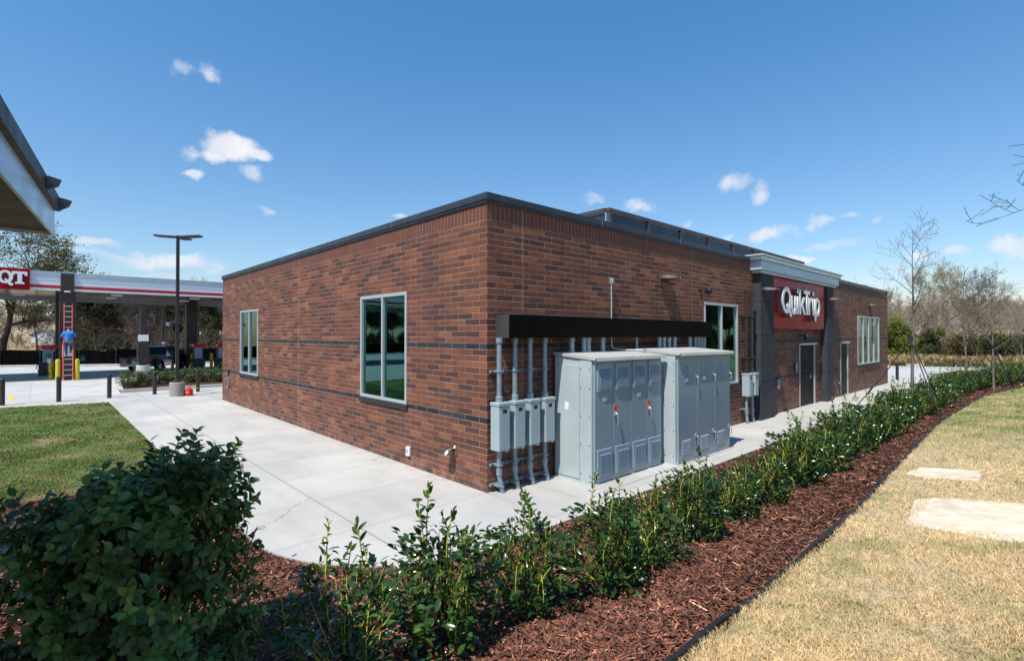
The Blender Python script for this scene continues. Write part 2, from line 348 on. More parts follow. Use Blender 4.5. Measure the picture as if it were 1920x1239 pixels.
# ------------------------------------------------------------------ mesh helpers
class MB:
    def __init__(s, o=(0, 0, 0)): s.v = []; s.f = []; s.o = Vector(o)
    def add(s, vs, fs):
        k = len(s.v); s.v += [tuple(x) for x in vs]; s.f += [tuple(i + k for i in f) for f in fs]; return s
    def box(s, x0, x1, y0, y1, z0, z1):
        v = [(x0, y0, z0), (x1, y0, z0), (x1, y1, z0), (x0, y1, z0), (x0, y0, z1), (x1, y0, z1), (x1, y1, z1), (x0, y1, z1)]
        return s.add(v, [(3, 2, 1, 0), (4, 5, 6, 7), (0, 1, 5, 4), (1, 2, 6, 5), (2, 3, 7, 6), (3, 0, 4, 7)])
    def bbox(s, x0, x1, y0, y1, z0, z1, b=.006):     # box with chamfered edges
        bm_v = []; 
        for (sx, sy, sz) in [(a, c, d) for a in (0, 1) for c in (0, 1) for d in (0, 1)]:
            X, Y, Z = (x1 if sx else x0), (y1 if sy else y0), (z1 if sz else z0)
            ix, iy, iz = (-b if sx else b), (-b if sy else b), (-b if sz else b)
            bm_v += [(X, Y + iy, Z + iz), (X + ix, Y, Z + iz), (X + ix, Y + iy, Z)]
        c = Vector(((x0 + x1) / 2, (y0 + y1) / 2, (z0 + z1) / 2))
        idx = lambda a, c_, d, k: (a * 4 + c_ * 2 + d) * 3 + k
        fs = []
        for a in (0, 1):
            fs.append([idx(a, 0, 0, 0), idx(a, 1, 0, 0), idx(a, 1, 1, 0), idx(a, 0, 1, 0)])
            fs.append([idx(0, a, 0, 1), idx(1, a, 0, 1), idx(1, a, 1, 1), idx(0, a, 1, 1)])
            fs.append([idx(0, 0, a, 2), idx(1, 0, a, 2), idx(1, 1, a, 2), idx(0, 1, a, 2)])
        for p in (0, 1):
            for q in (0, 1):
                fs.append([idx(p, q, 0, 0), idx(p, q, 1, 0), idx(p, q, 1, 1), idx(p, q, 0, 1)])
                fs.append([idx(p, 0, q, 0), idx(p, 1, q, 0), idx(p, 1, q, 2), idx(p, 0, q, 2)])
                fs.append([idx(0, p, q, 1), idx(1, p, q, 1), idx(1, p, q, 2), idx(0, p, q, 2)])
                for r in (0, 1): fs.append([idx(p, q, r, 0), idx(p, q, r, 1), idx(p, q, r, 2)])
        out_f = []
        for f in fs:
            P = [Vector(bm_v[i]) for i in f]; n = (P[1] - P[0]).cross(P[2] - P[0]); ce = sum(P, Vector()) / len(P) - c
            out_f.append(f if n.dot(ce) > 0 else f[::-1])
        return s.add(bm_v, out_f)
    def tube(s, pts, rs, n=8, cap=True):
        pts = [Vector(p) for p in pts]
        if not hasattr(rs, '__len__'): rs = [rs] * len(pts)
        rings = []; prev = None
        for i, p in enumerate(pts):
            d = (pts[min(i + 1, len(pts) - 1)] - pts[max(i - 1, 0)]).normalized()
            if prev is None:
                a = Vector((1, 0, 0)) if abs(d.x) < .8 else Vector((0, 1, 0)); u = d.cross(a).normalized()
            else: u = (prev - d * prev.dot(d)).normalized()
            prev = u; v = d.cross(u)
            rings.append([p + (u * math.cos(t) + v * math.sin(t)) * rs[i] for t in [2 * math.pi * k / n for k in range(n)]])
        vs = [q for r in rings for q in r]; fs = []
        for i in range(len(pts) - 1):
            for k in range(n): fs.append((i * n + k, i * n + (k + 1) % n, (i + 1) * n + (k + 1) % n, (i + 1) * n + k))
        if cap: fs += [tuple(range(n))[::-1], tuple((len(pts) - 1) * n + k for k in range(n))]
        return s.add(vs, fs)
    def lathe(s, c, prof, n=20, axis='z'):
        pts = []
        for (r, h) in prof:
            for k in range(n):
                t = 2 * math.pi * k / n; a, b_ = r * math.cos(t), r * math.sin(t)
                q = {'z': (a, b_, h), 'x': (h, a, b_), 'y': (a, h, b_)}[axis]
                pts.append((c[0] + q[0], c[1] + q[1], c[2] + q[2]))
        fs = []
        for i in range(len(prof) - 1):
            for k in range(n): fs.append((i * n + k, i * n + (k + 1) % n, (i + 1) * n + (k + 1) % n, (i + 1) * n + k))
        fs += [tuple(range(n))[::-1], tuple((len(prof) - 1) * n + k for k in range(n))]
        return s.add(pts, fs)
    def prism(s, poly, z0, z1):
        n = len(poly); v = [(x, y, z0) for x, y in poly] + [(x, y, z1) for x, y in poly]
        return s.add(v, [tuple(range(n))[::-1], tuple(range(n, 2 * n))] + [(i, (i + 1) % n, (i + 1) % n + n, i + n) for i in range(n)])
    def quad(s, a, b, c, d): return s.add([a, b, c, d], [(0, 1, 2, 3)])
    def build(s, name, m, parent=None, smooth=False, bevel=0):
        me = bpy.data.meshes.new(name)
        me.from_pydata([tuple(Vector(v) - s.o) for v in s.v], [], s.f); me.materials.append(m); me.update()
        if smooth: me.shade_smooth() if hasattr(me, 'shade_smooth') else None
        o = bpy.data.objects.new(name, me); col.objects.link(o)
        if parent: o.parent = parent
        elif s.o.length: o.location = s.o
        if bevel:
            md = o.modifiers.new('b', 'BEVEL'); md.width = bevel; md.segments = 2; md.limit_method = 'ANGLE'
        return o

def npmesh(name, V, faces, m, parent=None, tint=None, smooth=False):
    me = bpy.data.meshes.new(name); V = np.asarray(V, np.float32)
    loops = np.concatenate([f.ravel() for f in faces]).astype(np.int32)
    tot = np.concatenate([np.full(len(f), f.shape[1], np.int32) for f in faces])
    st = np.concatenate([[0], np.cumsum(tot)[:-1]]).astype(np.int32)
    me.vertices.add(len(V)); me.vertices.foreach_set('co', V.ravel())
    me.loops.add(len(loops)); me.loops.foreach_set('vertex_index', loops)
    me.polygons.add(len(tot)); me.polygons.foreach_set('loop_start', st); me.polygons.foreach_set('loop_total', tot)
    me.update(calc_edges=True)
    if smooth: me.polygons.foreach_set('use_smooth', np.ones(len(tot), bool))
    if tint is not None:
        a = me.color_attributes.new('tint', 'FLOAT_COLOR', 'POINT')
        a.data.foreach_set('color', np.concatenate([tint, np.ones((len(tint), 1))], 1).astype(np.float32).ravel())
    me.materials.append(m)
    o = bpy.data.objects.new(name, me); col.objects.link(o)
    if parent: o.parent = parent
    return o

def tag(o, label, cat, group=None):
    o['label'] = label; o['category'] = cat
    if group: o['group'] = group
    return o
def thing(name, label, cat, loc=(0, 0, 0), group=None, rz=0):
    o = bpy.data.objects.new(name, None); col.objects.link(o); o.location = loc; o.rotation_euler.z = rz; o.empty_display_size = .2
    return tag(o, label, cat, group)
def struct(o, kind='structure'): o['kind'] = kind; return o
KIDS = {}
def kids(o): return [c for c in bpy.data.objects if c.parent == o]
def dup(o, loc=None, label=None, rz=None, scale=None, parent=None, ks=None):
    c = o.copy(); col.objects.link(c)
    if parent: c.parent = parent
    if loc is not None: c.location = loc
    if rz is not None: c.rotation_euler.z = rz
    if scale is not None: c.scale = (scale,) * 3 if not hasattr(scale, '__len__') else scale
    if label: c['label'] = label
    for k in kids(o): dup(k, parent=c)
    return c
ORD = ['first', 'second', 'third', 'fourth', 'fifth', 'sixth', 'seventh', 'eighth', 'ninth', 'tenth', 'eleventh', 'twelfth', 'thirteenth', 'fourteenth', 'fifteenth',
       'sixteenth', 'seventeenth', 'eighteenth', 'nineteenth', 'twentieth']

UN = ['one', 'two', 'three', 'four', 'five', 'six', 'seven', 'eight', 'nine']
def ordw(n):          # 1-based ordinal in words
    if n <= 20: return ORD[n - 1]
    te = ['', '', 'twent', 'thirt', 'fort', 'fift', 'sixt', 'sevent', 'eight', 'ninet'][n // 10]
    return te + 'ieth' if n % 10 == 0 else te + 'y-' + ORD[n % 10 - 1]

def glyph(name, splines, depth, m, place, parent=None):
    """splines in 2D (outer and inner outlines), extruded; place maps (x, y, d) to the world"""
    cu = bpy.data.curves.new(name, 'CURVE'); cu.dimensions = '2D'; cu.fill_mode = 'BOTH'; cu.extrude = depth / 2
    for sp_ in splines:
        s = cu.splines.new('POLY'); s.points.add(len(sp_) - 1); s.use_cyclic_u = True
        for p, (x, y) in zip(s.points, sp_): p.co = (x, y, 0, 1)
    o = bpy.data.objects.new(name, cu); col.objects.link(o)
    dg = bpy.context.evaluated_depsgraph_get(); dg.update()
    me = bpy.data.meshes.new_from_object(o.evaluated_get(dg)); bpy.data.objects.remove(o)
    for v in me.vertices: v.co = place(v.co.x, v.co.y, v.co.z)
    me.name = name; me.materials.clear(); me.materials.append(m)
    o = bpy.data.objects.new(name, me); col.objects.link(o)
    if parent: o.parent = parent
    return o
def ell(cx, cy, rx, ry, n=40, a0=0, a1=360):
    full = a1 - a0 >= 360
    return [(cx + rx * math.cos(R(a0 + (a1 - a0) * k / (n if full else n - 1))), cy + ry * math.sin(R(a0 + (a1 - a0) * k / (n if full else n - 1)))) for k in range(n)]
def rect(x0, x1, y0, y1): return [(x0, y0), (x1, y0), (x1, y1), (x0, y1)]

# ------------------------------------------------------------------ ground
def sst(a, b, x):
    t = np.clip((x - a) / (b - a), 0, 1); return t * t * (3 - 2 * t)
def dwalk(X, Y): return np.hypot(np.maximum(-1.2 - X, 0), np.maximum(.55 - Y, 0)) - 2.3 + .15 * np.maximum(X, 0) * 0
def height(X, Y):
    X = np.asarray(X, float); Y = np.asarray(Y, float); d = dwalk(X, Y)
    h = .35 * sst(0, 3, d) + np.minimum(np.maximum(d - 2, 0) * .12, .7)
    h = h * (1 - sst(1, 6, Y)) * (1 - .75 * sst(10, 30, X))
    h = h * (1 - sst(25, 60, -Y))
    return h + (d > .3) * .012 * np.sin(X * 2.1) * np.sin(Y * 1.7 + X)
def edge_lo(X):
    X = np.asarray(X, float); return -4.86 + .42 * sst(-1, 13, X) - np.maximum(X - 20.5, 0) ** 2 * .0105 - .012 * np.sin(X * .9)
def edge_hi(X):
    X = np.asarray(X, float); return np.where(X < 21.5, 90.0, edge_lo(X) + 2.1)
def grid(name, x0, x1, y0, y1, nx, ny, zf, m, keep=None, xs=None, ys=None):
    xs = np.linspace(x0, x1, nx) if xs is None else xs; ys = np.linspace(y0, y1, ny) if ys is None else ys
    nx, ny = len(xs), len(ys); XX, YY = np.meshgrid(xs, ys); V = np.stack([XX, YY, zf(XX, YY)], -1).reshape(-1, 3)
    i = np.arange(nx * ny).reshape(ny, nx); F = np.stack([i[:-1, :-1], i[:-1, 1:], i[1:, 1:], i[1:, :-1]], -1).reshape(-1, 4)
    if keep is not None:
        C_ = V[F].mean(1); F = F[keep(C_[:, 0], C_[:, 1])]
    return npmesh(name, V, [F], m, smooth=True)
struct(MB().quad((-900, -900, -.5), (900, -900, -.5), (900, 900, -.5), (-900, 900, -.5)).build('ground', M_field))
# far terrain: gentle field rising a little with distance
struct(grid('dry_field', -260, 260, -200, 330, 90, 90, lambda X, Y: -.06 + 0 * X + sst(60, 250, np.hypot(X, Y)) * 1.5, M_field))
# right-hand lawn
xs = np.concatenate([np.arange(-14, 12, .2), np.arange(12, 66, 1.0)])
ys = np.concatenate([np.arange(-45, -12, 1.5), np.arange(-12, -4.0, .08)])
def lawn_z(X, Y): return height(X, Y) - np.where(Y > edge_lo(X), .06, 0)
struct(grid('lawn', 0, 0, 0, 0, 0, 0, lawn_z, M_lawn_dry, xs=xs, ys=ys))
# grass island beyond the walk
struct(grid('grass_verge', 21.5, 44, -9, -1.7, 60, 40, lambda X, Y: height(X, Y) * .2 + .0 - .01 + .05 * sst(0, .5, -1.72 - Y), M_lawn_dry, keep=lambda X, Y: (Y > edge_lo(X) + 1.9) & (Y < -1.72 - .0 * X)))
# mulch bed: rises above its edges
def mulch_z(X, Y):
    d = dwalk(X, Y); e = Y - edge_lo(X)
    return height(X, Y) - .03 + .07 * sst(-.02, .35, d) + .0 * e - .04 * sst(.25, .0, e) - .0
xs = np.concatenate([np.arange(-13, 9, .09), np.arange(9, 46, .5)])
struct(grid('mulch_bed', 0, 0, 0, 0, 0, 0, mulch_z, M_mulch, xs=xs, ys=np.arange(-9.5, 5.3, .09),
            keep=lambda X, Y: (Y > edge_lo(X) - .02) & (dwalk(X, Y) > -.12) & (Y < edge_hi(X)) & ((X > -3.4) | (Y < 4.0))))
# concrete walk
arc = [(-1.2 + 2.3 * math.cos(R(a)), .55 + 2.3 * math.sin(R(a))) for a in range(180, 271, 5)]
walk = [(-3.5, 18.86)] + arc + [(31.8, -1.72), (31.8, 17.0), (6.0, 22.7), (-2.72, 22.7), (-2.9, 21.6), (-14, 24.0), (-14, 21.4)]
struct(MB().prism(walk, -.2, 0).build('walkway', M_walk))
struct(grid('green_lawn', -30, -3.5, 3.95, 25, 100, 80, lambda X, Y: .012 + (Y < 7) * height(X, Y) + .01 * np.sin(X * 3) * np.sin(Y * 2), M_lawn_green, keep=lambda X, Y: Y < 18.86 + .26 * (-3.5 - X) - .05))
park = [(-80, 19), (-14, 21.4), (-2.9, 20.0), (50, 20), (50, 46.5), (-80, 60)]
struct(MB().prism([(-80, 40), (-80, 16), (-14, 16), (40, 16), (60, 46), (20, 47.5), (-8, 52.4), (-40, 58)], -.25, -.012).build('forecourt', M_park))
struct(MB().prism([(31.81, -1.7), (46.2, -1.0), (44.3, 3.0), (44.0, 25), (31.81, 25)], -.25, -.014).build('parking_lot', M_park))
struct(MB().prism([(30.2, -1.68), (31.0, -1.68), (31.8, -1.0), (31.79, 16), (30.2, 16)], -.18, .003).build('walkway_apron', M_kerb))

def kerb(name, pts, wd=.16, h=.13, m=None, z=0.):
    b = MB(); P = [Vector((x, y, 0)) for x, y in pts]
    L, Rr = [], []
    for i, p in enumerate(P):
        d = (P[min(i + 1, len(P) - 1)] - P[max(i - 1, 0)]).normalized(); n = Vector((-d.y, d.x, 0)) * wd / 2
        L.append(p + n); Rr.append(p - n)
    for i in range(len(P) - 1):
        a, b_, c, d = Rr[i], Rr[i + 1], L[i + 1], L[i]
        v = [(q.x, q.y, z - .05) for q in (a, b_, c, d)] + [(q.x, q.y, z + h) for q in (a, b_, c, d)]
        b.add(v, [(4, 5, 6, 7), (0, 1, 5, 4), (2, 3, 7, 6), (3, 0, 4, 7), (1, 2, 6, 5)])
    return b.build(name, m or M_kerb)
kd = kerb('kerb', [(-45, 59.5), (-20, 55), (-7.9, 52.7), (-.6, 48.6), (7.3, 47.6), (25, 46.8), (60, 46)], .35, .16); struct(kd)
struct(kerb('kerb', [(-2.72, 22.82), (8, 22.82), (20, 22.82)], .22, .13))
struct(kerb('kerb', [(-2.75, 22.93), (-2.45, 27.2), (-.2, 29.6), (4, 31)], .2, .13))
struct(kerb('kerb', [(44.0, 25), (44.4, 3.0), (46.3, -1.2), (48.5, -8), (50, -14)], .4, .16))
struct(kerb('kerb', [(50.5, 30), (50.6, 4.0), (51.7, .4), (53.0, -5), (56, -14)], .9, .10))
# planter bed by the forecourt
struct(MB().prism([(-2.62, 22.94), (20, 22.94), (20, 31), (4, 30.9), (-.1, 29.5), (-2.35, 27.1)], -.1, .10).build('planting_bed', M_mulch))
# ramp flare beside the bed
MBr = MB().add([(-4.3, 22.0, 0), (-2.85, 21.7, 0), (-2.85, 22.7, .115), (-2.85, 27.0, .115), (-4.0, 25.6, -.01)], [(0, 1, 2), (0, 2, 4), (2, 3, 4)])
struct(MBr.build('kerb_ramp', M_kerb))
# mound round the island tree
def mnd(X, Y):
    r = np.hypot((X - 38.5) / 3.2, (Y + 2.4) / 1.4); return .04 + .28 * np.clip(1 - r * r, -.1, 1)
struct(grid('mulch_mound', 35, 42, -4, -.8, 40, 30, mnd, M_mulch, keep=lambda X, Y: np.hypot((X - 38.5) / 3.2, (Y + 2.4) / 1.4) < 1.0))
# yellow stall line
struct(MB().add([(-6.48, 21.7, -.008), (-6.36, 21.7, -.008), (-6.3, 25.2, -.008), (-6.42, 25.2, -.008)], [(0, 1, 2, 3)]).build('painted_line', M_ylw_line))

# black plastic edging between mulch and lawn
rng = np.random.default_rng(5)
eb = MB(); prev = None
for i, x in enumerate(np.arange(-12, 46, .3)):
    y = float(edge_lo(x)); z = float(height(x, y)); j = .006 * math.sin(x * 2.7) + .008 * math.sin(x * 6.1)
    hh = z + .034 + .014 * math.sin(x * 1.9)
    cur = [(x, y - .015 + j, z - .1), (x, y + .03 + j, z - .1), (x, y + .022 + j, hh), (x, y - .01 + j, hh)]
    if prev: eb.add(prev + cur, [(0, 4, 7, 3), (3, 7, 6, 2), (2, 6, 5, 1)])
    prev = cur
tag(eb.build('garden_edging', M_edge), 'low black plastic edging strip between the red mulch and the dry lawn', 'edging')

# ------------------------------------------------------------------ the store
L_, W_, HT = 16.85, 28.8, 5.05
store = thing('convenience_store', 'long single-storey dark red brick store with flat roof and charcoal entrance surround', 'building', (0, 0, 0))
WIN = dict(a=(2.55, 4.58, 1.225, 3.53), b=(12.23, 14.32, 1.225, 3.53))
def wall_grid(b, axis, fixed, u1, holes, ztop, out):
    us = sorted({0, u1} | {h[0] for h in holes} | {h[1] for h in holes}); zs = sorted({-.05, ztop} | {h[2] for h in holes} | {h[3] for h in holes})
    P = (lambda u, z, d=0: (fixed + d, u, z)) if axis == 'y' else (lambda u, z, d=0: (u, fixed + d, z))
    for i in range(len(us) - 1):
        for j in range(len(zs) - 1):
            cu, cz = (us[i] + us[i + 1]) / 2, (zs[j] + zs[j + 1]) / 2
            if any(h[0] < cu < h[1] and h[2] < cz < h[3] for h in holes): continue
            q = [P(us[i], zs[j]), P(us[i + 1], zs[j]), P(us[i + 1], zs[j + 1]), P(us[i], zs[j + 1])]
            b.quad(*(q if out else q[::-1]))
    for h in holes:
        dd = .14
        c0 = [(h[0], h[2]), (h[1], h[2]), (h[1], h[3]), (h[0], h[3])]
        for k in range(4):
            (a1, a2), (b1, b2) = c0[k], c0[(k + 1) % 4]
            b.quad(P(a1, a2), P(b1, b2), P(b1, b2, dd), P(a1, a2, dd))
wb = MB()
wall_grid(wb, 'y', 0, L_, list(WIN.values()), 4.95, False)
H_R = dict(w=(7.64, 9.72, 1.225, 3.53), d1=(14.95, 16.65, -.05, 2.27), d2=(20.02, 21.15, -.05, 2.27), w2=(22.75, 26.83, 1.225, 3.55))
wall_grid(wb, 'x', 0, W_, list(H_R.values()), 4.95, True)
wb.quad((W_, 0, -.05), (W_, L_, -.05), (W_, L_, 4.95), (W_, 0, 4.95)); wb.quad((W_, L_, -.05), (0, L_, -.05), (0, L_, 4.95), (W_, L_, 4.95))
wb.build('wall', M_brick, store)
MB().quad((.1, .1, 4.6), (W_ - .1, .1, 4.6), (W_ - .1, L_ - .1, 4.6), (.1, L_ - .1, 4.6)).build('roof', M_roofm, store)
cp = MB()
for (x0, x1, y0, y1) in ((-.05, .30, -.05, L_ + .05), (W_ - .3, W_ + .05, -.05, L_ + .05), (.302, W_ - .302, -.05, .30), (.302, W_ - .302, L_ - .3, L_ + .05)):
    cp.bbox(x0, x1, y0, y1, 4.93, HT, .008)
cp.box(-.028, -.001, -.028, L_, 4.885, 4.929); cp.box(0, 10.2, -.028, -.001, 4.885, 4.929); cp.box(17.7, W_, -.028, -.001, 4.885, 4.929)
cp.build('coping', M_coping, store)
# light steel flashing line and coping seams
sm_ = MB()
for x in (3.1, 6.3, 9.4, 19.5, 22.6, 25.7): sm_.box(x, x + .012, -.053, -.049, 4.93, HT - .004)
for y in (3.1, 6.2, 9.3, 12.4): sm_.box(-.053, -.049, y, y + .012, 4.93, HT - .004)
sm_.build('coping_seam', M_galv, store)
# interior shell so that windows look into a dark room
ib = MB().box(.4, W_ - .4, .6, L_ - .4, .0, 4.5); ib.f = [f[::-1] for f in ib.f]; ib.build('interior', M_inter, store)

def window(axis, rc, mull, label=None):
    u0, u1, z0, z1 = rc
    def bx(b, a0, a1, d0, d1, c0, c1):
        if axis == 'y': b.bbox(d0, d1, a0, a1, c0, c1, .004)
        else: b.bbox(a0, a1, d0, d1, c0, c1, .004)
    f = MB(); fr = .06
    bx(f, u0 - .005, u0 + fr, -.022, .09, z0, z1); bx(f, u1 - fr, u1 + .005, -.022, .09, z0, z1)
    bx(f, u0 + fr, u1 - fr, -.02, .088, z1 - fr, z1 + .004); bx(f, u0 + fr, u1 - fr, -.02, .088, z0, z0 + fr)
    for k in range(1, mull):
        c = u0 + (u1 - u0) * k / mull; bx(f, c - .03, c + .03, -.018, .086, z0 + fr, z1 - fr)
    o = f.build('window', M_alu, store)
    for k in range(mull):
        a = u0 + (u1 - u0) * k / mull + .03; c = u0 + (u1 - u0) * (k + 1) / mull - .03
        p = MB(); bx(p, a, c, .035, .047, z0 + fr - .005, z1 - fr + .005); p.build('pane', M_glass, o)
    s = MB(); nb = round((u1 - u0 + .1) / .105); wv_ = (u1 - u0 + .1) / nb
    for k in range(nb): bx(s, u0 - .05 + k * wv_ + .004, u0 - .05 + (k + 1) * wv_ - .004, -.045, .03, z0 - .105, z0 - .004)
    bx(s, u0 - .045, u1 + .045, -.036, .028, z0 - .1, z0 - .012)
    s.build('sill', M_bs, o)
    return o
window('y', WIN['a'], 2); window('y', WIN['b'], 2); window('x', H_R['w'], 2); window('x', H_R['w2'], 4)

def door(rc, leaves):
    u0, u1, z0, z1 = rc
    f = MB(); f.bbox(u0 - .01, u0 + .045, -.015, .12, 0, z1, .004); f.bbox(u1 - .045, u1 + .01, -.015, .12, 0, z1, .004)
    f.bbox(u0 - .05, u1 + .06, -.075, .12, z1 + .002, z1 + .07, .004)
    d = f.build('door', M_alu, store)
    for k in range(leaves):
        a = u0 + .045 + (u1 - u0 - .09) * k / leaves; c = u0 + .045 + (u1 - u0 - .09) * (k + 1) / leaves
        MB().bbox(a + .004, c - .004, .03, .075, .02, z1 - .01, .005).build('door_leaf', M_door, d)
    h = MB()
    if leaves == 2:
        x = (u0 + u1) / 2
        h.tube([(x + .1, .02, 1.0), (x + .1, -.06, 1.02), (x + .16, -.08, 1.1), (x + .1, -.06, 1.2), (x + .1, .02, 1.22)], .013)
        h.bbox(x - .2, x - .12, .0, .029, .95, 1.12, .004); h.bbox(x - .2, x - .12, .0, .029, 1.3, 1.36, .004); h.lathe((x - .02, .0, 1.3), [(.03, 0), (.03, .028)], 12, 'y')
        h.build('handle', M_steel, d)
        MB().bbox(x - .28, x - .18, .012, .029, 1.55, 1.72, .003).build('peephole', M_dark, d)
    else:
        h.tube([(u1 - .16, .03, 1.08), (u1 - .16, -.04, 1.08), (u1 - .28, -.05, 1.08)], .014); h.lathe((u1 - .16, -.005, 1.08), [(.035, 0), (.035, .034)], 12, 'y')
        h.build('handle', M_steel, d)
        MB().bbox(u0, u1, -.02, .1, .002, .018, .003).build('threshold', M_galv, d)
door(H_R['d1'], 2); door(H_R['d2'], 1)

for x0, x1 in ((10.85, 11.92), (17.38, 18.22)):
    p = MB()
    zs = [0, 1.17, 2.62, 3.68, 4.56] if x0 < 15 else [0, 1.17, 2.28, 3.42, 4.58]
    for k in range(4):
        p.bbox(x0, x1, -.23, -.001, zs[k] + (.012 if k else 0), zs[k + 1] - .006, .008)
    p.box(x0 + .015, x1 - .015, -.215, -.002, .02, zs[-1] - .02)
    p.build('pier', M_pier, store)
c = MB(); c.bbox(10.72, 18.35, -.30, -.001, 4.56, 4.64, .008); c.build('cornice_bead', M_corn, store)
c = MB(); c.bbox(10.62, 18.45, -.36, .25, 4.642, 4.93, .012); cn = c.build('cornice', M_corn, store)
c = MB(); c.bbox(10.42, 18.66, -.47, .34, 5.052, 5.10, .008); c.bbox(10.5, 18.56, -.42, .32, 4.932, 5.05, .008); c.build('cornice_cap', M_alu, store)
# rooftop screen
rs = thing('rooftop_screen', 'brown framed blue-grey equipment screen standing on the flat roof', 'screen', (6.7, 2.5, 4.6))
o0 = (6.7, 2.5, 4.6)
r_ = MB(o0); r_.bbox(6.7, 23.3, 2.42, 2.56, 6.275, 6.38, .006); r_.bbox(6.64, 6.78, 2.565, 9.5, 6.275, 6.38, .006); r_.build('top_rail', M_rail, rs)
for x in np.arange(6.72, 23.4, 2.05): MB(o0).bbox(x, x + .12, 2.43, 2.55, 4.6, 6.273, .004).build('post', M_rail, rs)
for y in np.arange(4.6, 9.5, 2.05): MB(o0).bbox(6.66, 6.77, y, y + .12, 4.6, 6.273, .004).build('post', M_rail, rs)
for x in np.arange(6.85, 22.9, 2.05): MB(o0).box(x, x + 1.91, 2.47, 2.50, 4.75, 6.25).build('screen_panel', M_screen, rs)
for y in np.arange(2.6, 8.9, 2.05): MB(o0).box(6.70, 6.73, y, y + 1.95, 4.75, 6.25).build('screen_panel', M_screen, rs)

# ------------------------------------------------------------------ store sign
sg = thing('wall_sign', 'red wall sign with white raised QuikTrip letters between the charcoal piers', 'sign', (14.6, -.1, 2.8))
SO = (14.6, -.1, 2.8)
MB(SO).bbox(12.02, 17.3, -.17, -.06, 2.86, 4.55, .012).build('panel', M_red, sg)
def strip(p, wd):            # a thick polyline as an outline
    P = [Vector(q) for q in p]; Lf, Rf = [], []
    for i, q in enumerate(P):
        d = (P[min(i + 1, len(P) - 1)] - P[max(i - 1, 0)]).normalized(); n = Vector((-d.y, d.x)) * wd / 2
        Lf.append(q + n); Rf.append(q - n)
    return [tuple(q) for q in Lf + Rf[::-1]]
SW = .155
G = {
 'Q': [[ell(.47, .53, .46, .53), ell(.47, .53, .29, .36)], [strip([(.50, .34), (.72, .16), (.93, -.10)], .17)]],
 'u': [[strip([(1.0, .74), (1.0, .26), (1.05, .10), (1.2, .04), (1.33, .1), (1.37, .24)], SW)], [rect(1.30, 1.46, 0, .74)]],
 'i': [[rect(1.56, 1.72, 0, .74)], [rect(1.56, 1.72, .86, 1.04)]],
 'k': [[rect(1.82, 1.98, 0, 1.04)], [[(1.96, .30), (2.26, .74), (2.46, .74), (2.14, .32)]], [[(2.02, .44), (2.14, .52), (2.50, 0), (2.30, 0)]]],
 'T': [[rect(2.32, 3.02, .88, 1.04)], [rect(2.58, 2.76, 0, .89)]],
 'r': [[rect(2.86, 3.02, 0, .74)], [strip([(2.98, .44), (3.03, .60), (3.13, .67), (3.26, .66)], .16)]],
 'j': [[rect(3.34, 3.50, 0, .74)], [rect(3.34, 3.50, .86, 1.04)]],
 'p': [[rect(3.60, 3.76, -.25, .74)], [ell(3.93, .37, .31, .40), ell(3.93, .37, .15, .25)]],
}
lx0, lw, lz0, lh = 12.30, 3.80 / 4.24, 3.36, .84
q = 0
for ch, pieces in G.items():
    root_l = None
    for sp_ in pieces:
        q += 1; dz = .002 * (q % 6)
        front = glyph('letter', sp_, .03, M_white, lambda x, y, d, dz=dz: (lx0 + x * lw - SO[0], -.33 - dz - d * 1.0 - SO[1], lz0 + y * lh - SO[2]), sg if root_l is None else root_l)
        glyph('letter_side', sp_, .20 - dz, M_ret, lambda x, y, d, dz=dz: (lx0 + x * lw - SO[0], -.235 - d - SO[1] + .0, lz0 + y * lh - SO[2]), front)
        if root_l is None: root_l = front
        else: front.name = 'letter_stroke'

# ------------------------------------------------------------------ fittings on the walls
def wall_light(x, y, z, label):
    t = thing('wall_light', label, 'wall light', (x, y, z), 'bronze half-moon lights along the store wall')
    b = MB(); n = 14
    top, bot = [], []
    for k in range(n + 1):
        a = math.pi * k / n; px_, py_ = .28 * math.cos(a), -.40 * math.sin(a)
        rise = .065 * (1 + py_ / .42)
        top.append((px_, py_ - .02, .01 + rise)); bot.append((px_, py_ - .02, -.025))
    b.add(top + bot + [(0, -.1, .10), (0, -.1, -.03)], [(k, k + 1, 2 * n + 2) for k in range(n)] + [(k + n + 2, k + n + 1, 2 * n + 3) for k in range(n)] + [(k + 1, k, k + n + 1, k + n + 2) for k in range(n)] + [(n, 0, 2 * n + 2), (n + 1, 2 * n + 1, 2 * n + 3)])
    b.build('shade', mat('bronze_gloss', (.40, .31, .27), .26, .85), t)
    MB().bbox(-.16, .16, -.035, -.002, -.09, .10, .006).build('back_plate', M_bronze, t)
    return t
wall_light(5.62, 0, 4.02, 'bronze half-moon wall light on plain brick above the long black hood')
wall_light(11.2, -.23, 4.06, 'bronze half-moon wall light on the charcoal pier left of the red sign')
wall_light(17.75, -.23, 4.06, 'bronze half-moon wall light on the charcoal pier right of the red sign')
wall_light(24.9, 0, 4.12, 'bronze half-moon wall light above the four-pane window at the far end')

def cam_dome(x, y, z, label):
    t = thing('security_camera', label, 'security camera', (x, y, z))
    MB().lathe((0, -.001, 0), [(.06, 0), (.06, -.03), (.03, -.05)], 14, 'y').build('mount', M_bronze, t)
    MB().tube([(0, -.04, 0), (0, -.2, .02), (0, -.26, -.02)], .022).build('arm', M_bronze, t)
    MB().lathe((0, -.26, -.03), [(.085, .05), (.1, .02), (.1, -.03), (.085, -.06), (.06, -.1), (.02, -.125)], 16).build('dome', mat('smoked_dome', (.03, .03, .033), .12, .1), t, smooth=True)
cam_dome(7.4, 0, 3.86, 'dark dome security camera on short arm above the window behind the cabinets')
cam_dome(14.95, 0, 2.62, 'small dark fixture above the double bronze doors under the red sign')

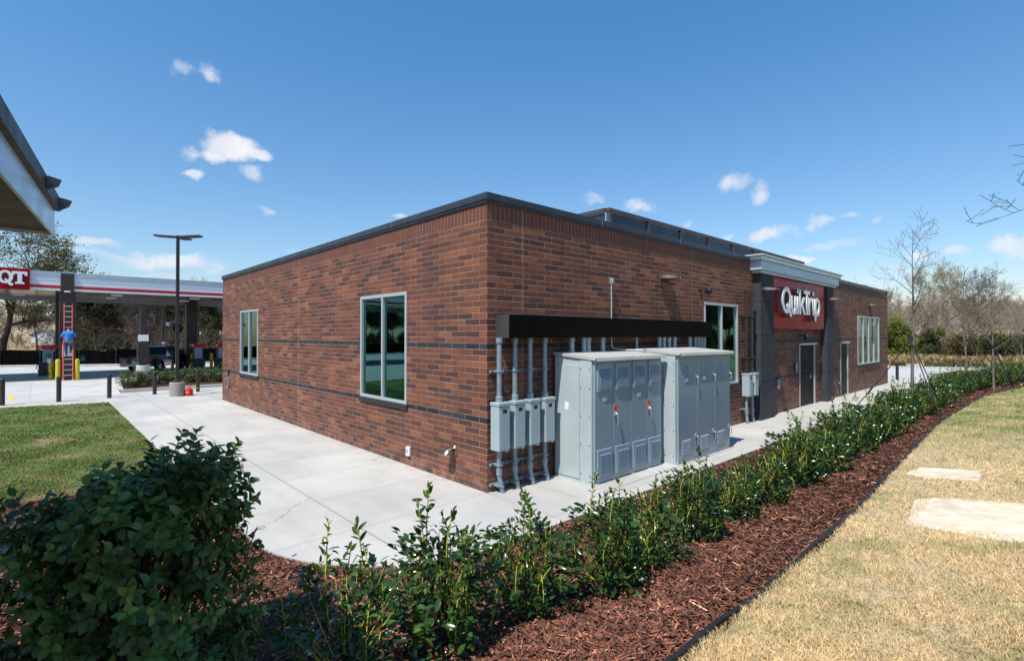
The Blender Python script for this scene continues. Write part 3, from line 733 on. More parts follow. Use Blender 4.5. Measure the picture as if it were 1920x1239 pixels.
# thin conduit up the wall
tag(MB((3.42, -.05, 3.0)).tube([(3.42, -.045, 3.78), (3.42, -.045, 2.42), (3.46, -.06, 2.36), (3.6, -.3, 2.335), (3.75, -.62, 2.33)], .014).bbox(3.39, 3.45, -.09, -.005, 3.74, 3.86, .01).bbox(3.72, 3.80, -.66, -.60, 2.30, 2.36, .006).build('conduit', M_silver), 'thin silver conduit running up the brick above the black hood', 'conduit')

# long black hood over the pipes
hd = thing('pipe_hood', 'long black metal hood on the brick wall above the grey cabinets', 'hood', (.18, 0, 2.6))
HO = (.18, 0, 2.6)
MB(HO).bbox(.20, 7.42, -.34, -.001, 2.60, 2.985, .006).build('box', M_awn, hd)
MB(HO).bbox(.18, .198, -.342, -.001, 2.595, 2.99, .004).build('end_plate', M_awn_end, hd)
MB(HO).box(.16, 7.46, -.012, .0, 2.992, 3.02).build('flashing', M_bronze, hd)

# four tall pull boxes with their pipes
def pull_box(x, y, z0, z1, wd, dp, label, ptop=None, group=None, black=False, bend=0):
    t = thing('junction_box', label, 'electrical box', (x, 0, 0), group)
    b = MB(); b.bbox(-wd / 2, wd / 2, -dp, -.05, z0 + .02, z1 - .05, .006)
    b.build('body', M_box, t)
    MB().bbox(-wd / 2 - .012, wd / 2 + .012, -dp - .012, -.045, z1 - .05, z1, .005).build('lid', M_box, t)
    MB().bbox(-.045, .045, -dp - .006, -dp + .002, z1 - .17, z1 - .11, .002).build('label_plate', M_dark, t)
    MB().bbox(-wd / 2 + .02, wd / 2 - .02, -dp - .004, -dp + .004, z0 + .045, z1 - .07, .002).build('cover', M_box, t)
    MB().bbox(.03, .08, -dp - .01, -dp + .02, z0, z0 + .03, .003).build('latch', M_galv, t)
    if ptop:
        m = M_bronze if black else M_galv
        p = MB(); p.tube([(0, -.13, z1 + .0), (0, -.13, ptop)], .042, 14); p.lathe((0, -.13, z1), [(.062, 0), (.062, .09), (.05, .1)], 14); p.lathe((0, -.13, ptop - .1), [(.05, 0), (.058, .02), (.058, .095)], 14)
        p.build('upper_pipe', m, t, smooth=False)
    p = MB(); p.tube([(0, -.13, z0 + .02), (0, -.13, .28), (bend, -.15, .10), (bend * 1.6, -.17, -.02)], .040, 14)
    p.lathe((0, -.13, .30), [(.054, 0), (.054, .10)], 14); p.lathe((bend, -.15, .09), [(.052, 0), (.052, .025)], 14)
    p.build('lower_pipe', M_galv, t)
    return t
for k, xc in enumerate((.16, .52, .89, 1.27)):
    pull_box(xc, 0, .70, 1.52, .25, .27, ['tall pale grey pull box nearest the brick corner', 'second tall grey pull box from the brick corner, rusty ring above it',
             'third tall grey pull box from the brick corner', 'fourth tall grey pull box, beside the first big cabinet'][k], 2.6, 'tall grey pull boxes by the corner', bend=.03)
pull_box(10.02, 0, .80, 1.50, .25, .27, 'small grey electrical box nearest the cabinets, left of the charcoal pier', 4.0, 'pair of grey boxes beside the charcoal pier', black=True)
pull_box(10.45, 0, .80, 1.50, .25, .27, 'small grey electrical box touching the charcoal pier', 4.0, 'pair of grey boxes beside the charcoal pier', black=True)
def strut(x0, x1, y, z, label):
    t = thing('strut_channel', label, 'pipe strut', (x0, y, z), 'slotted steel struts holding the pipes')
    b = MB((x0, y, z)); b.bbox(x0, x1, -.045, -.002, z - .021, z + .021, .003); b.build('channel', M_galv, t)
    s = MB((x0, y, z)); n = int((x1 - x0) / .09)
    for k in range(n): s.box(x0 + .03 + k * .09, x0 + .08 + k * .09, -.0465, -.043, z - .009, z + .009)
    s.build('slots', M_dark, t)
    c = MB((x0, y, z))
    for xc in (.16, .52, .89, 1.27):
        if x0 < 5: c.bbox(xc - .05, xc + .05, -.18, -.045, z - .014, z + .014, .004)
    if x0 > 5:
        for xc in (10.02, 10.45): c.bbox(xc - .05, xc + .05, -.18, -.045, z - .014, z + .014, .004)
    c.build('clamp', M_galv, t)
strut(.04, 1.42, 0, 2.03, 'slotted steel strut across the upper pipes above the pull boxes')
strut(.04, 1.42, 0, .46, 'slotted steel strut across the lower pipes below the pull boxes')
strut(.04, 1.42, 0, .12, 'lowest steel strut near the ground at the brick corner')
strut(9.85, 10.6, 0, .42, 'short steel strut on the two pipes beside the charcoal pier')
for z in (1.95, 3.2): tag(MB((10.2, 0, z)).bbox(9.85, 10.65, -.06, -.002, z - .03, z + .03, .004).bbox(9.95, 10.09, -.19, -.06, z - .02, z + .02, .004).bbox(10.38, 10.52, -.19, -.06, z - .02, z + .02, .004).build('pipe_bracket', M_bronze),
    'dark bracket %s on the brown pipes beside the charcoal pier' % ('lower' if z < 2 else 'upper'), 'bracket', 'brackets on the brown pipes')

# short conduits between hood and cabinets
cx_ = [1.92, 2.28, 2.42, 2.88, 4.10, 5.02, 5.22, 5.45, 5.70, 6.45, 6.72, 6.88, 7.02, 7.16]
cl_ = ['over the left end of the first cabinet', 'left of a close pair over the first cabinet', 'right of a close pair over the first cabinet', 'alone over the middle of the first cabinet', 'alone over the gap between the cabinets',
       'first of four over the second cabinet', 'second of four over the second cabinet', 'third of four over the second cabinet', 'last of four over the second cabinet', 'first of five at the hood end', 'second of five at the hood end', 'third of five at the hood end', 'fourth of five at the hood end', 'fifth of five at the hood end']
for k, x in enumerate(cx_):
    r = .05 if k != 4 else .028
    t = MB((x, -.22, 2.24)).tube([(x, -.22, 2.24), (x, -.22, 2.61)], r, 12).lathe((x, -.22, 2.27), [(r * 1.25, 0), (r * 1.25, .07)], 12).lathe((x, -.22, 2.53), [(r * 1.2, 0), (r * 1.2, .06)], 12)
    tag(t.build('pipe_stub', M_galv), 'short grey pipe under the black hood, ' + cl_[k], 'pipe', 'short pipes between hood and cabinets')

# ------------------------------------------------------------------ switchgear cabinets
def cabinet(name, label, x0, x1, yb, yf, zb, zf, nd, style):
    O = (x0, yf, 0); t = thing(name, label, 'electrical cabinet', O, 'grey switchgear cabinets against the brick wall')
    xs_ = [x0 + .0 + (x1 - x0) * k / nd for k in range(nd + 1)]
    body = MB(O); sl = (zb - zf)
    body.add([(x0, yb, .0), (x1, yb, .0), (x1, yf + .02, .0), (x0, yf + .02, .0), (x0, yb, zb - .06), (x1, yb, zb - .06), (x1, yf + .02, zf - .03), (x0, yf + .02, zf - .03)],
             [(3, 2, 1, 0), (4, 7, 6, 5)[::-1], (0, 1, 5, 4)[::-1], (1, 2, 6, 5)[::-1], (2, 3, 7, 6)[::-1], (3, 0, 4, 7)[::-1]])
    bo = body.build('body', M_cab, t)
    # side cover sheet, corner strip and screws
    s = MB(O); s.bbox(x0 - .012, x0 - .0005, yf + .30, yb - .03, .07, zf - .13, .003); s.bbox(x0 - .018, x0 - .0005, yf + .02, yf + .285, .0, zf - .05, .004)
    s.bbox(x0 - .02, x0 - .0125, yf + .3, yb - .02, .0, .055, .003)
    s.build('side_panel', M_cab, t)
    sc_ = MB(O)
    for z in (.18, .7, 1.2, 1.7, zf - .2):
        for y in (yf + .26, yf + .06): sc_.lathe((x0 - .018, y, z), [(.012, 0), (.009, -.006)], 8, 'x')
    sc_.build('screws', M_dark, t)
    # roof in overlapping sheets
    r = MB(O); m = nd // 2 if nd > 3 else nd
    for k in range(m):
        a, b_ = x0 - .03 + (x1 - x0 + .06) * k / m, x0 - .03 + (x1 - x0 + .06) * (k + 1) / m + .015
        dz = .004 * (m - k)
        zB, zF = zb + dz, zf + dz; yF = yf - .10; yB = yb + .02
        vs = [(a, yB, zB), (b_, yB, zB), (b_, yF, zF), (a, yF, zF), (b_, yF - .012, zF - .06), (a, yF - .012, zF - .06),
              (a, yB, zB - .05), (b_, yB, zB - .05), (b_, yF + .03, zF - .05), (a, yF + .03, zF - .05)]
        r.add(vs, [(0, 3, 2, 1), (3, 5, 4, 2), (6, 7, 8, 9), (0, 6, 9, 3), (1, 2, 8, 7), (0, 1, 7, 6), (5, 9, 8, 4)])
    r.build('roof', mat('cabinet_roof', (.46, .46, .44), .5, 0, var=.06, vs=2, grime=.15), t)
    for k in range(nd):
        a, b_ = xs_[k] + .007, xs_[k + 1] - .007
        if k == 0: a += .012
        d = MB(O).bbox(a, b_, yf - .028, yf + .018, .10, zf - .055, .006).build('door', M_cab_shade, t)
        def louver(zc0, zc1, u0, u1, colsn, raised):
            L = MB(O)
            if raised: L.bbox(u0 - .05, u1 + .05, yf - .055, yf - .027, zc0 - .06, zc1 + .06, .008)
            y0 = yf - (.055 if raised else .028)
            for c in range(colsn):
                cw = (u1 - u0) / colsn; c0, c1 = u0 + c * cw + .012, u0 + (c + 1) * cw - .012
                n = int((zc1 - zc0) / .037)
                for i in range(n):
                    z = zc0 + i * .037
                    L.add([(c0, y0 - .001, z + .026), (c1, y0 - .001, z + .026), (c1, y0 - .014, z + .004), (c0, y0 - .014, z + .004), (c0, y0 - .001, z), (c1, y0 - .001, z)],
                          [(3, 2, 1, 0)[::-1], (4, 5, 2, 3)[::-1], (0, 3, 4), (1, 5, 2)])
            L.build('louvre', M_cab_shade if raised else M_cab, d)
            S = MB(O)
            for c in range(colsn):
                cw = (u1 - u0) / colsn; c0, c1 = u0 + c * cw + .014, u0 + (c + 1) * cw - .014
                for i in range(int((zc1 - zc0) / .037)):
                    z = zc0 + i * .037; S.box(c0, c1, y0 - .0085, y0 - .0006, z - .005, z + .0012)
            S.build('slots', M_dark, d)
        if style == 1:
            wd = b_ - a
            if k in (0, 2): MB(O).bbox(a + .2, a + .34, yf - .032, yf - .0285, 1.46, 1.53, .001).build('sticker', M_white, d)
            louver(1.70, 2.08, a + .10, b_ - .09, 2, True); louver(.18, .56, a + .10, b_ - .09, 2, True)
            if k in (1, 3):
                hx = xs_[k] + .05
                MB(O).bbox(hx - .035, hx + .055, yf - .034, yf - .027, 1.24, 1.36, .002).build('sticker', M_orange, d)
                MB(O).tube([(hx + .02, yf - .03, 1.22), (hx + .02, yf - .075, 1.21), (hx + .03, yf - .085, 1.10), (hx + .035, yf - .08, 1.0)], [.02, .02, .014, .012], 8).bbox(hx - .02, hx + .055, yf - .05, yf - .026, 1.17, 1.25, .006).build('handle', M_silver, d)
            if k in (1, 3): MB(O).bbox(a + .10, a + .34, yf - .034, yf - .0285, zf - .15, zf - .10, .002).build('tab', M_green_s, d)
        else:
            louver(1.78, 2.06, a + .18, a + .50, 2, False); louver(.20, .50, a + .14, a + .50, 3, False)
            for z in (1.78, .52):
                MB(O).bbox(b_ - .09, b_ - .01, yf - .05, yf - .026, z - .03, z + .05, .006).tube([(b_ - .03, yf - .045, z), (b_ - .03, yf - .075, z - .02), (b_ - .025, yf - .07, z - .17)], .011, 8).build('handle', M_silver, d)
            if k < 2: MB(O).bbox(a + .25, a + .40, yf - .032, yf - .0285, 1.68, 1.75, .002).build('sticker', M_white, d)
    MB(O).bbox(x0 + .01, x1 - .01, yf - .012, yf + .015, .0, .095, .004).build('plinth', M_cab, t)
    if style == 1: MB(O).bbox(x0 - .0165, x0 - .0125, yf + .55, yf + .64, 1.28, 1.42, .001).build('sticker', M_white, t)
    return t
cabinet('switchgear_cabinet', 'nearer grey switchgear cabinet with raised louvres and two orange stickers', 1.60, 3.80, -.08, -.98, 2.32, 2.24, 4, 1)
cabinet('switchgear_cabinet', 'farther grey switchgear cabinet with three plain doors and silver handles', 3.95, 6.32, -.32, -1.26, 2.34, 2.27, 3, 2)
kd2 = MB((1.6, -.5, 0)).bbox(1.5, 6.45, -1.32, -.05, -.05, .018, .01); tag(kd2.build('concrete_pad', M_walk), 'thin concrete pad under the two grey cabinets', 'pad')

# ------------------------------------------------------------------ small fittings
v = thing('vent_hood', 'brassy round exhaust vent hood low on the brick near the corner', 'vent', (0, .95, .56))
MB().lathe((-.001, 0, 0), [(.11, 0), (.11, -.015), (.09, -.02)], 24, 'x').build('flange', M_brass, v, smooth=True)
hd_ = MB(); n = 24
for i in range(9):               # quarter-round scoop that opens downwards
    a = R(i * 8.5); q0 = (-.015 - .13 * math.sin(a), -.01 - .12 * (1 - math.cos(a))); rr = .088 + .003 * i
    for k in range(n):
        t_ = 2 * math.pi * k / n; hd_.v.append((q0[0] - rr * math.sin(t_) * math.sin(a), rr * math.cos(t_), q0[1] + rr * math.sin(t_) * math.cos(a)))
for i in range(8):
    for k in range(n): hd_.f.append((i * n + k, i * n + (k + 1) % n, (i + 1) * n + (k + 1) % n, (i + 1) * n + k))
hd_.build('hood', M_brass, v, smooth=True)
MB().box(-.10, -.03, -.09, .09, -.07, .04).build('duct', M_dark, v)
o = thing('wall_outlet', 'small white outlet cover low on the brick between vent and large window', 'outlet', (0, 2.44, .31))
MB().bbox(-.06, -.001, -.06, .06, -.11, .08, .012).build('cover', M_white, o); MB().bbox(-.064, -.0602, -.025, .025, -.05, .04, .002).build('flap', M_galv, o)
o = thing('hose_bib', 'dark hose bib fitting low on the brick near the far left corner', 'hose bib', (0, 15.85, .95))
MB().bbox(-.05, -.001, -.05, .05, .10, .34, .008).build('cover', M_bronze, o); MB().tube([(0, 0, 0), (-.1, 0, 0), (-.14, 0, -.08)], .03).tube([(-.01, 0, -.02), (-.05, 0, -.35), (-.12, 0, -.42)], .03).build('spout', M_galv, o)
o = thing('drain_cover', 'small round metal drain cover set in the concrete near the brick corner', 'drain', (-1.06, .48, .002))
MB().lathe((0, 0, 0), [(.085, 0), (.085, .004), (.078, .006)], 24).build('ring', M_steel, o); MB().lathe((0, 0, .0065), [(.06, 0), (.06, .002)], 20).build('grate', M_bronze, o)
o = thing('intercom', 'grey intercom panel on the brick left of the double bronze doors', 'intercom', (14.5, 0, 1.45))
MB().bbox(-.13, .13, -.05, -.001, -.16, .22, .008).build('case', M_bronze, o); MB().bbox(-.10, .10, -.056, -.0502, -.13, .19, .004).build('face', M_galv, o)
o = thing('key_box', 'small silver key box on the brick beside the charcoal pier', 'key box', (12.85, 0, 1.0))
MB().bbox(-.10, .10, -.06, -.001, -.18, .16, .008).build('case', M_galv, o); MB().lathe((.03, -.0605, -.08), [(.035, 0), (.03, -.012)], 14, 'y').build('dial', M_steel, o)
o = thing('wall_spigot', 'bright wall spigot on the brick right of the right charcoal pier', 'spigot', (19.1, 0, .66))
MB().tube([(0, 0, .02), (0, -.14, .02), (.02, -.24, -.10)], [.04, .045, .03]).build('pipe', M_steel, o); MB().lathe((0, -.002, .02), [(.07, 0), (.07, -.02)], 14, 'y').build('flange', M_brass, o)
for k, (x, h_, r_2) in enumerate(((22.98, .22, .10), (23.75, .34, .09), (24.55, .26, .12), (25.3, .3, .1), (26.2, .24, .1))):
    tag(MB((x, .5, 1.2)).lathe((x, .4, 1.2), [(.04, 0), (r_2, .05), (r_2 * .9, h_ * .6), (.05, h_), (.01, h_ + .02)], 12).build('orange_package', M_orange), '%s orange package behind the four-pane window' % ORD[k], 'package', 'orange packages inside the far window')
tag(MB((24.8, .5, 1.1)).bbox(22.8, 26.8, .2, .7, 1.05, 1.198, .01).build('window_shelf', M_inter), 'dark shelf inside the four-pane far window', 'shelf')

# bollards
def bollard(label, loc):
    t = thing('bollard', label, 'bollard', loc, 'dark bollards round the store')
    MB().lathe((0, 0, 0), [(.078, 0), (.078, .93)], 18).build('post', M_bolt, t, smooth=False)
    MB().lathe((0, 0, .93), [(.084, 0), (.084, .05), (.06, .075), (.02, .085)], 18).build('cap', M_bolt, t)
    return t
b0 = bollard('dark bollard at the left edge beside the yellow line', (-6.53, 20.5, 0))
for loc, lb in (((-4.94, 20.5, 0), 'dark bollard in front of the ladder'), ((-3.35, 20.65, 0), 'dark bollard beside the kerb ramp'), ((-1.73, 20.98, 0), 'dark bollard between the kerb ramp and the concrete lamp base'),
                ((-.07, 20.91, 0), 'dark bollard right of the red gas can'), ((31.4, .05, 0), 'lone dark bollard beyond the far right corner of the store')): dup(b0, loc, lb)

# light pole
lp = thing('light_pole', 'tall dark light pole with three flat lamp heads on a round concrete base', 'light pole', (-1.13, 19.5, 0))
MB().lathe((0, 0, 0), [(.29, 0), (.29, .58), (.275, .60)], 28).build('concrete_base', M_base, lp)
MB().lathe((0, 0, .60), [(.17, 0), (.17, .06), (.12, .09), (.12, .16)], 20).build('base_cover', M_bolt, lp)
MB().box(-.06, .06, -.06, .06, .7, 6.95).build('pole', M_bolt, lp)
for (dx, dy) in ((-.74, .67), (.80, -.60), (.55, .83)):
    h = MB(); d = Vector((dx, dy, 0)).normalized(); n_ = Vector((-d.y, d.x, 0))
    a, b_ = d * .08, d * .95; w0, w1 = .07, .17
    P = [a - n_ * w0, d * .3 - n_ * w1, b_ - n_ * w1, b_ + n_ * w1, d * .3 + n_ * w1, a + n_ * w0]
    h.add([(p.x, p.y, 6.84 + .02 * i_) for i_, p in enumerate(P)] + [(p.x, p.y, 6.92 + .0 * i_) for i_, p in enumerate(P)], [(0, 1, 2, 3, 4, 5)[::-1], (6, 7, 8, 9, 10, 11)] + [(i, (i + 1) % 6, (i + 1) % 6 + 6, i + 6) for i in range(6)])
    for q_ in range(6):
        h.v[q_] = (h.v[q_][0], h.v[q_][1], 6.86 + (.05 if q_ in (2, 3) else 0)); h.v[q_ + 6] = (h.v[q_ + 6][0], h.v[q_ + 6][1], 6.93 + (.05 if q_ in (2, 3) else 0))
    h.build('lamp_head', M_bolt, lp)
sc2 = thing('pole_camera', 'small camera on an arm halfway up the tall light pole', 'security camera', (-1.2, 19.5, 3.15))
MB().tube([(.0, 0, .05), (-.22, .06, .03)], .03).build('arm', M_bolt, sc2); MB().lathe((-.25, .07, -.05), [(.09, .08), (.09, 0), (.06, -.06), (.02, -.08)], 14).build('dome', M_galv, sc2)

gc = thing('gas_can', 'round red gas can with yellow spout beside the concrete lamp base', 'gas can', (-.72, 19.3, 0))
MB().lathe((0, 0, 0), [(.15, 0), (.155, .02), (.155, .24), (.14, .27), (.05, .34), (.04, .36)], 24).build('body', M_gas, gc, smooth=False)
MB().tube([(-.02, 0, .36), (.0, 0, .42), (.08, .0, .42), (.1, 0, .33)], .012).build('handle', M_gas, gc)
MB().tube([(.04, 0, .33), (.16, 0, .34), (.36, .02, .30)], [.03, .022, .015]).build('spout', M_yel, gc)
MB().add([( -.1575*math.cos(R(a))*1.0, -.1575*math.sin(R(a)), z) for a in range(0, 81, 20) for z in (.15, .19)], [(2*i, 2*i+2, 2*i+3, 2*i+1) for i in range(4)]).build('decal', M_yel, gc)

# ------------------------------------------------------------------ fuel canopy
cn = thing('fuel_canopy', 'long white fuel station canopy with red stripe and mirror-like underside', 'canopy', (-4.3, 33.3, 0))
CO = (-4.3, 33.3, 0)
CX0, CX1, CY0, CY1 = -34, 30, 33.2, 41.5
f = MB(CO); f.box(CX0, CX1, CY0, CY1, 5.30, 6.24); f.build('roof_box', M_can_w, cn)
f = MB(CO)
for z in (5.78, 6.06): f.box(CX0, CX1, CY0 - .008, CY0 - .001, z, z + .016)
f.build('fascia_joints', mat('joint_grey', (.42, .46, .5), .5), cn)
MB(CO).bbox(CX0 - .03, CX1 + .03, CY0 - .05, CY0 + .1, 6.242, 6.30, .006).build('top_trim', M_corn, cn)
MB(CO).box(CX0, CX1, CY0 - .03, CY0 - .0015, 5.36, 5.52).build('red_stripe', M_can_r, cn)
MB(CO).box(CX0, CX1, CY0 - .02, CY0 + .06, 5.22, 5.345).build('white_stripe', M_white, cn)
MB(CO).box(CX0 + .05, CX1 - .05, CY0 + .07, CY1 - .05, 5.235, 5.29).build('soffit', M_soff, cn)
MB(CO).box(CX0 + .02, CX1 - .02, CY1 - .049, CY1 + .02, 5.0, 5.31).build('rear_fascia', mat('rear_fascia', (.36, .38, .4), .5), cn)
for x in (-30, -26, -22, -18, -14, -10, -6.5, -1.8, 2.6, 7, 11, 15):
    for y in (35.6, 39): MB(CO).bbox(x - .28, x + .28, y - .28, y + .28, 5.18, 5.234, .01).build('downlight', M_white, cn)
for (x, y) in ((-4.29, 33.65), (-4.35, 40.2), (3.28, 40.2), (-13, 33.65), (-13, 40.2), (11, 33.65)):
    MB(CO).bbox(x - .37, x + .37, y - .35, y + .35, -.02, 5.236, .01).build('column', M_colb, cn)
MB(CO).bbox(-4.62, -4.02, 33.10, 33.165, 5.215, 6.25, .005).build('column_cover', M_colb, cn)
MB(CO).bbox(-4.47, -4.18, 33.0, 33.099, 5.14, 5.21, .01).build('floodlight', M_white, cn)

qs = thing('canopy_sign', 'square red QT sign with white letters mounted on the canopy edge', 'sign', (-6.65, 33.05, 5.2))
QO = (-6.65, 33.05, 5.2)
MB(QO).bbox(-7.42, -5.93, 32.95, 33.145, 5.17, 6.36, .01).build('panel', M_red, qs)
qx0, qz0, qs_ = -7.22, 5.48, .62
Qp = [[ell(.5, .52, .5, .52), ell(.5, .52, .24, .34)], [[(.42, .34), (.58, .40), (.80, .10), (1.02, .02), (.98, -.16), (.78, -.14), (.62, .06)]]]
Tp = [[[(.92, 1.0), (1.92, 1.0), (1.92, .66), (1.78, .66), (1.72, .80), (1.58, .80), (1.58, .17), (1.74, .14), (1.74, 0), (1.12, 0), (1.12, .14), (1.28, .17), (1.28, .80), (1.10, .80), (1.04, .66), (.92, .66)]]]
for nm, pcs in (('letter', Qp), ('letter', Tp)):
    rt = None
    for i, sp_ in enumerate(pcs):
        k_ = .0025 * i + (.004 if pcs is Tp else 0)
        o = glyph(nm, sp_, .02, M_white, lambda x, y, d: (qx0 + x * qs_ - QO[0], 32.84 - k_ - d - QO[1], qz0 + y * qs_ * 1.12 - QO[2]), qs if rt is None else rt)
        glyph('letter_side', sp_, .06, M_navy, lambda x, y, d: (qx0 + (x + .07) * qs_ - QO[0], 32.89 + k_ - d - QO[1], qz0 + (y - .07) * qs_ * 1.12 - QO[2]), o)
        if rt is None: rt = o
        else: o.name = 'letter_tail'

# yellow guards at the front column
for k, (x, y, lb) in enumerate(((-4.72, 33.0, 'yellow guard post left of the ladder foot'), (-3.86, 33.0, 'yellow guard post right of the ladder foot'), (-4.98, 34.3, 'yellow guard post behind the left one at the canopy column'),
                    (-5.0, 36.5, 'taller yellow guard post farther behind the canopy column'), (3.0, 38.3, 'yellow guard post by the left fuel pump'), (4.35, 38.6, 'yellow guard post by the right fuel pump'), (2.0, 39.9, 'yellow guard post left of the rear canopy column'))):
    if k == 0:
        y0_ = thing('guard_post', lb, 'guard post', (x, y, 0), 'yellow guard posts on the forecourt')
        MB().lathe((0, 0, 0), [(.11, 0), (.11, 1.15), (.09, 1.21), (.03, 1.24)], 16).build('sleeve', M_yel, y0_, smooth=False)
    else: dup(y0_, (x, y, 0), lb)

# fuel pumps
def pump(label, x, y):
    t = thing('fuel_pump', label, 'fuel pump', (x, y, 0), 'fuel pumps under the canopy')
    MB().bbox(-.45, .45, -.28, .28, 0, .85, .02).build('lower_cabinet', M_bronze, t)
    MB().bbox(-.26, .26, -.24, .24, .852, 1.72, .02).build('display_column', M_galv, t)
    MB().bbox(-.50, .50, -.30, .30, 1.722, 1.98, .02).build('top_cap', M_gas, t)
    MB().tube([(-.36, -.26, .95), (-.48, -.36, 1.45), (-.5, -.38, 1.7)], .025).tube([(-.38, -.3, 1.0), (-.55, -.42, .55), (-.42, -.34, .2)], .02).build('hose', M_rubber, t)
    MB().lathe((-.38, -.302, 1.85), [(.06, 0), (.05, -.01)], 14, 'y').build('badge', M_white, t)
    return t
p0 = pump('fuel pump with red cap just left of the right canopy column group', 3.35, 38.2)
dup(p0, (4.85, 37.8, 0), 'fuel pump with red cap nearest the brick wall'); dup(p0, (-5.1, 38.5, 0), 'fuel pump half hidden behind the ladder column')
# hose and bag things by the front column
tg = thing('air_hose', 'coiled black hose with blue handle hanging beside the left guard post', 'hose', (-5.1, 34.0, 0))
MB().tube([(0, 0, 1.25), (-.12, 0, 1.0), (-.1, 0, .6), (.05, 0, .3), (.2, -.1, .2), (.12, -.1, .8)], .022).build('hose', M_rubber, tg); MB().lathe((.05, -.05, .95), [(.02, 0), (.13, .08), (.13, .28), (.03, .36)], 12).build('nozzle', M_corn, tg)
MB().lathe((-.02, 0, 1.3), [(.02, 0), (.16, .06), (.14, .2), (.02, .26)], 10).build('cover', M_teal, tg)
tg = thing('green_bag', 'small green bag hanging behind the right guard post', 'bag', (-3.62, 34.2, 1.0)); 
MB().lathe((0, 0, 0), [(.03, 0), (.19, .08), (.17, .3), (.05, .42)], 10).build('sack', M_teal, tg)

# ladder and person
ld = thing('ladder', 'tall red extension ladder with silver rungs leaning on the brown canopy column', 'ladder', (-4.27, 32.9, 0))
LF, LT = Vector((0, 0, .04)), Vector((0, .38, 4.50))
LO = Vector((-4.27, 32.86, 0)); ld.location = LO
for s in (-1, 1):
    MB().tube([(s * .215, LF.y, LF.z), (s * .215, (LF.y + LT.y) / 2, (LF.z + LT.z) / 2)], .034, 4).tube([(s * .18, .17, 2.1), (s * .18, LT.y, LT.z)], .03, 4).build('rail', M_lad, ld)
    MB().bbox(s * .215 - .05, s * .215 + .05, -.05, .05, 0, .06, .008).build('foot', M_silver, ld)
for k in range(14):
    z = .3 + k * .31
    if z < 4.45: MB().tube([(-.19, .38 * z / 4.46 - .005, z), (.19, .38 * z / 4.46 - .005, z)], .022, 8).build('rung', M_silver, ld)
sp_o = MB(LO).bbox(LO.x - .26, LO.x + .19, LO.y + .23, LO.y + .25, 1.4, 2.05, .005).build('sign_board', M_white); tag(sp_o, 'white board fixed to the canopy column behind the ladder', 'board')

def skin(name, verts, edges, radii, m, parent, root=0, sub=2):
    me = bpy.data.meshes.new(name); me.from_pydata(verts, edges, []); o = bpy.data.objects.new(name, me); col.objects.link(o)
    md = o.modifiers.new('s', 'SKIN'); md.use_smooth_shade = True
    for i, r in enumerate(radii): me.skin_vertices[0].data[i].radius = (r, r * .85) if not isinstance(r, tuple) else r
    me.skin_vertices[0].data[root].use_root = True
    s = o.modifiers.new('ss', 'SUBSURF'); s.levels = sub; s.render_levels = sub
    me.materials.append(m)
    if parent: o.parent = parent
    return o
pn = thing('person', 'person in bright blue hoodie and jeans climbing the red ladder', 'person', (-4.27, 32.62, 1.36))
# pelvis height .86 above the rung stood on; arms reach to the rails
Jv = [(0, 0, .88), (0, .02, 1.08), (0, .03, 1.30), (0, .04, 1.46), (0, .07, 1.54), (0, .09, 1.66),
      (-.2, .05, 1.40), (-.31, -.02, 1.18), (-.22, .16, 1.22), (.2, .05, 1.40), (.31, -.02, 1.18), (.22, .16, 1.22),
      (-.1, 0, .84), (-.11, .05, .46), (-.09, -.02, .10), (-.09, .14, .05), (.1, 0, .84), (.12, .12, .60), (.10, .0, .33), (.10, .16, .30)]
Je = [(0, 1), (1, 2), (2, 3), (3, 4), (4, 5), (3, 6), (6, 7), (7, 8), (3, 9), (9, 10), (10, 11), (0, 12), (12, 13), (13, 14), (14, 15), (0, 16), (16, 17), (17, 18), (18, 19)]
Jr = [.15, .14, .16, .10, .055, .095, .062, .048, .036, .062, .048, .036, .10, .065, .05, .04, .10, .07, .05, .04]
skin('body', Jv, Je, Jr, M_skin, pn)
skin('hoodie', [(0, 0, .90), (0, .02, 1.08), (0, .03, 1.30), (0, .035, 1.45), (-.2, .05, 1.41), (-.32, -.03, 1.18), (-.23, .14, 1.215), (.2, .05, 1.41), (.32, -.03, 1.18), (.23, .14, 1.215), (0, .0, 1.52)],
     [(0, 1), (1, 2), (2, 3), (3, 4), (4, 5), (5, 6), (3, 7), (7, 8), (8, 9), (3, 10)], [.19, .185, .20, .14, .085, .068, .055, .085, .068, .055, .09], M_hood, pn)
skin('jeans', [(0, 0, .90), (-.1, 0, .80), (-.115, .05, .46), (-.09, -.02, .12), (.1, 0, .80), (.125, .12, .60), (.10, .0, .36)], [(0, 1), (1, 2), (2, 3), (0, 4), (4, 5), (5, 6)], [.17, .125, .088, .07, .125, .095, .075], M_jean, pn)
skin('hair', [(0, .06, 1.66), (0, .08, 1.73)], [(0, 1)], [.10, .085], M_hair, pn)
for (x, y, z) in ((-.09, .03, .05), (.10, .05, .29)):
    skin('boot', [(x, y - .06, z), (x, y + .12, z - .015), (x, y - .03, z + .10)], [(0, 1), (0, 2)], [.055, .045, .055], M_shoe, pn, sub=1)
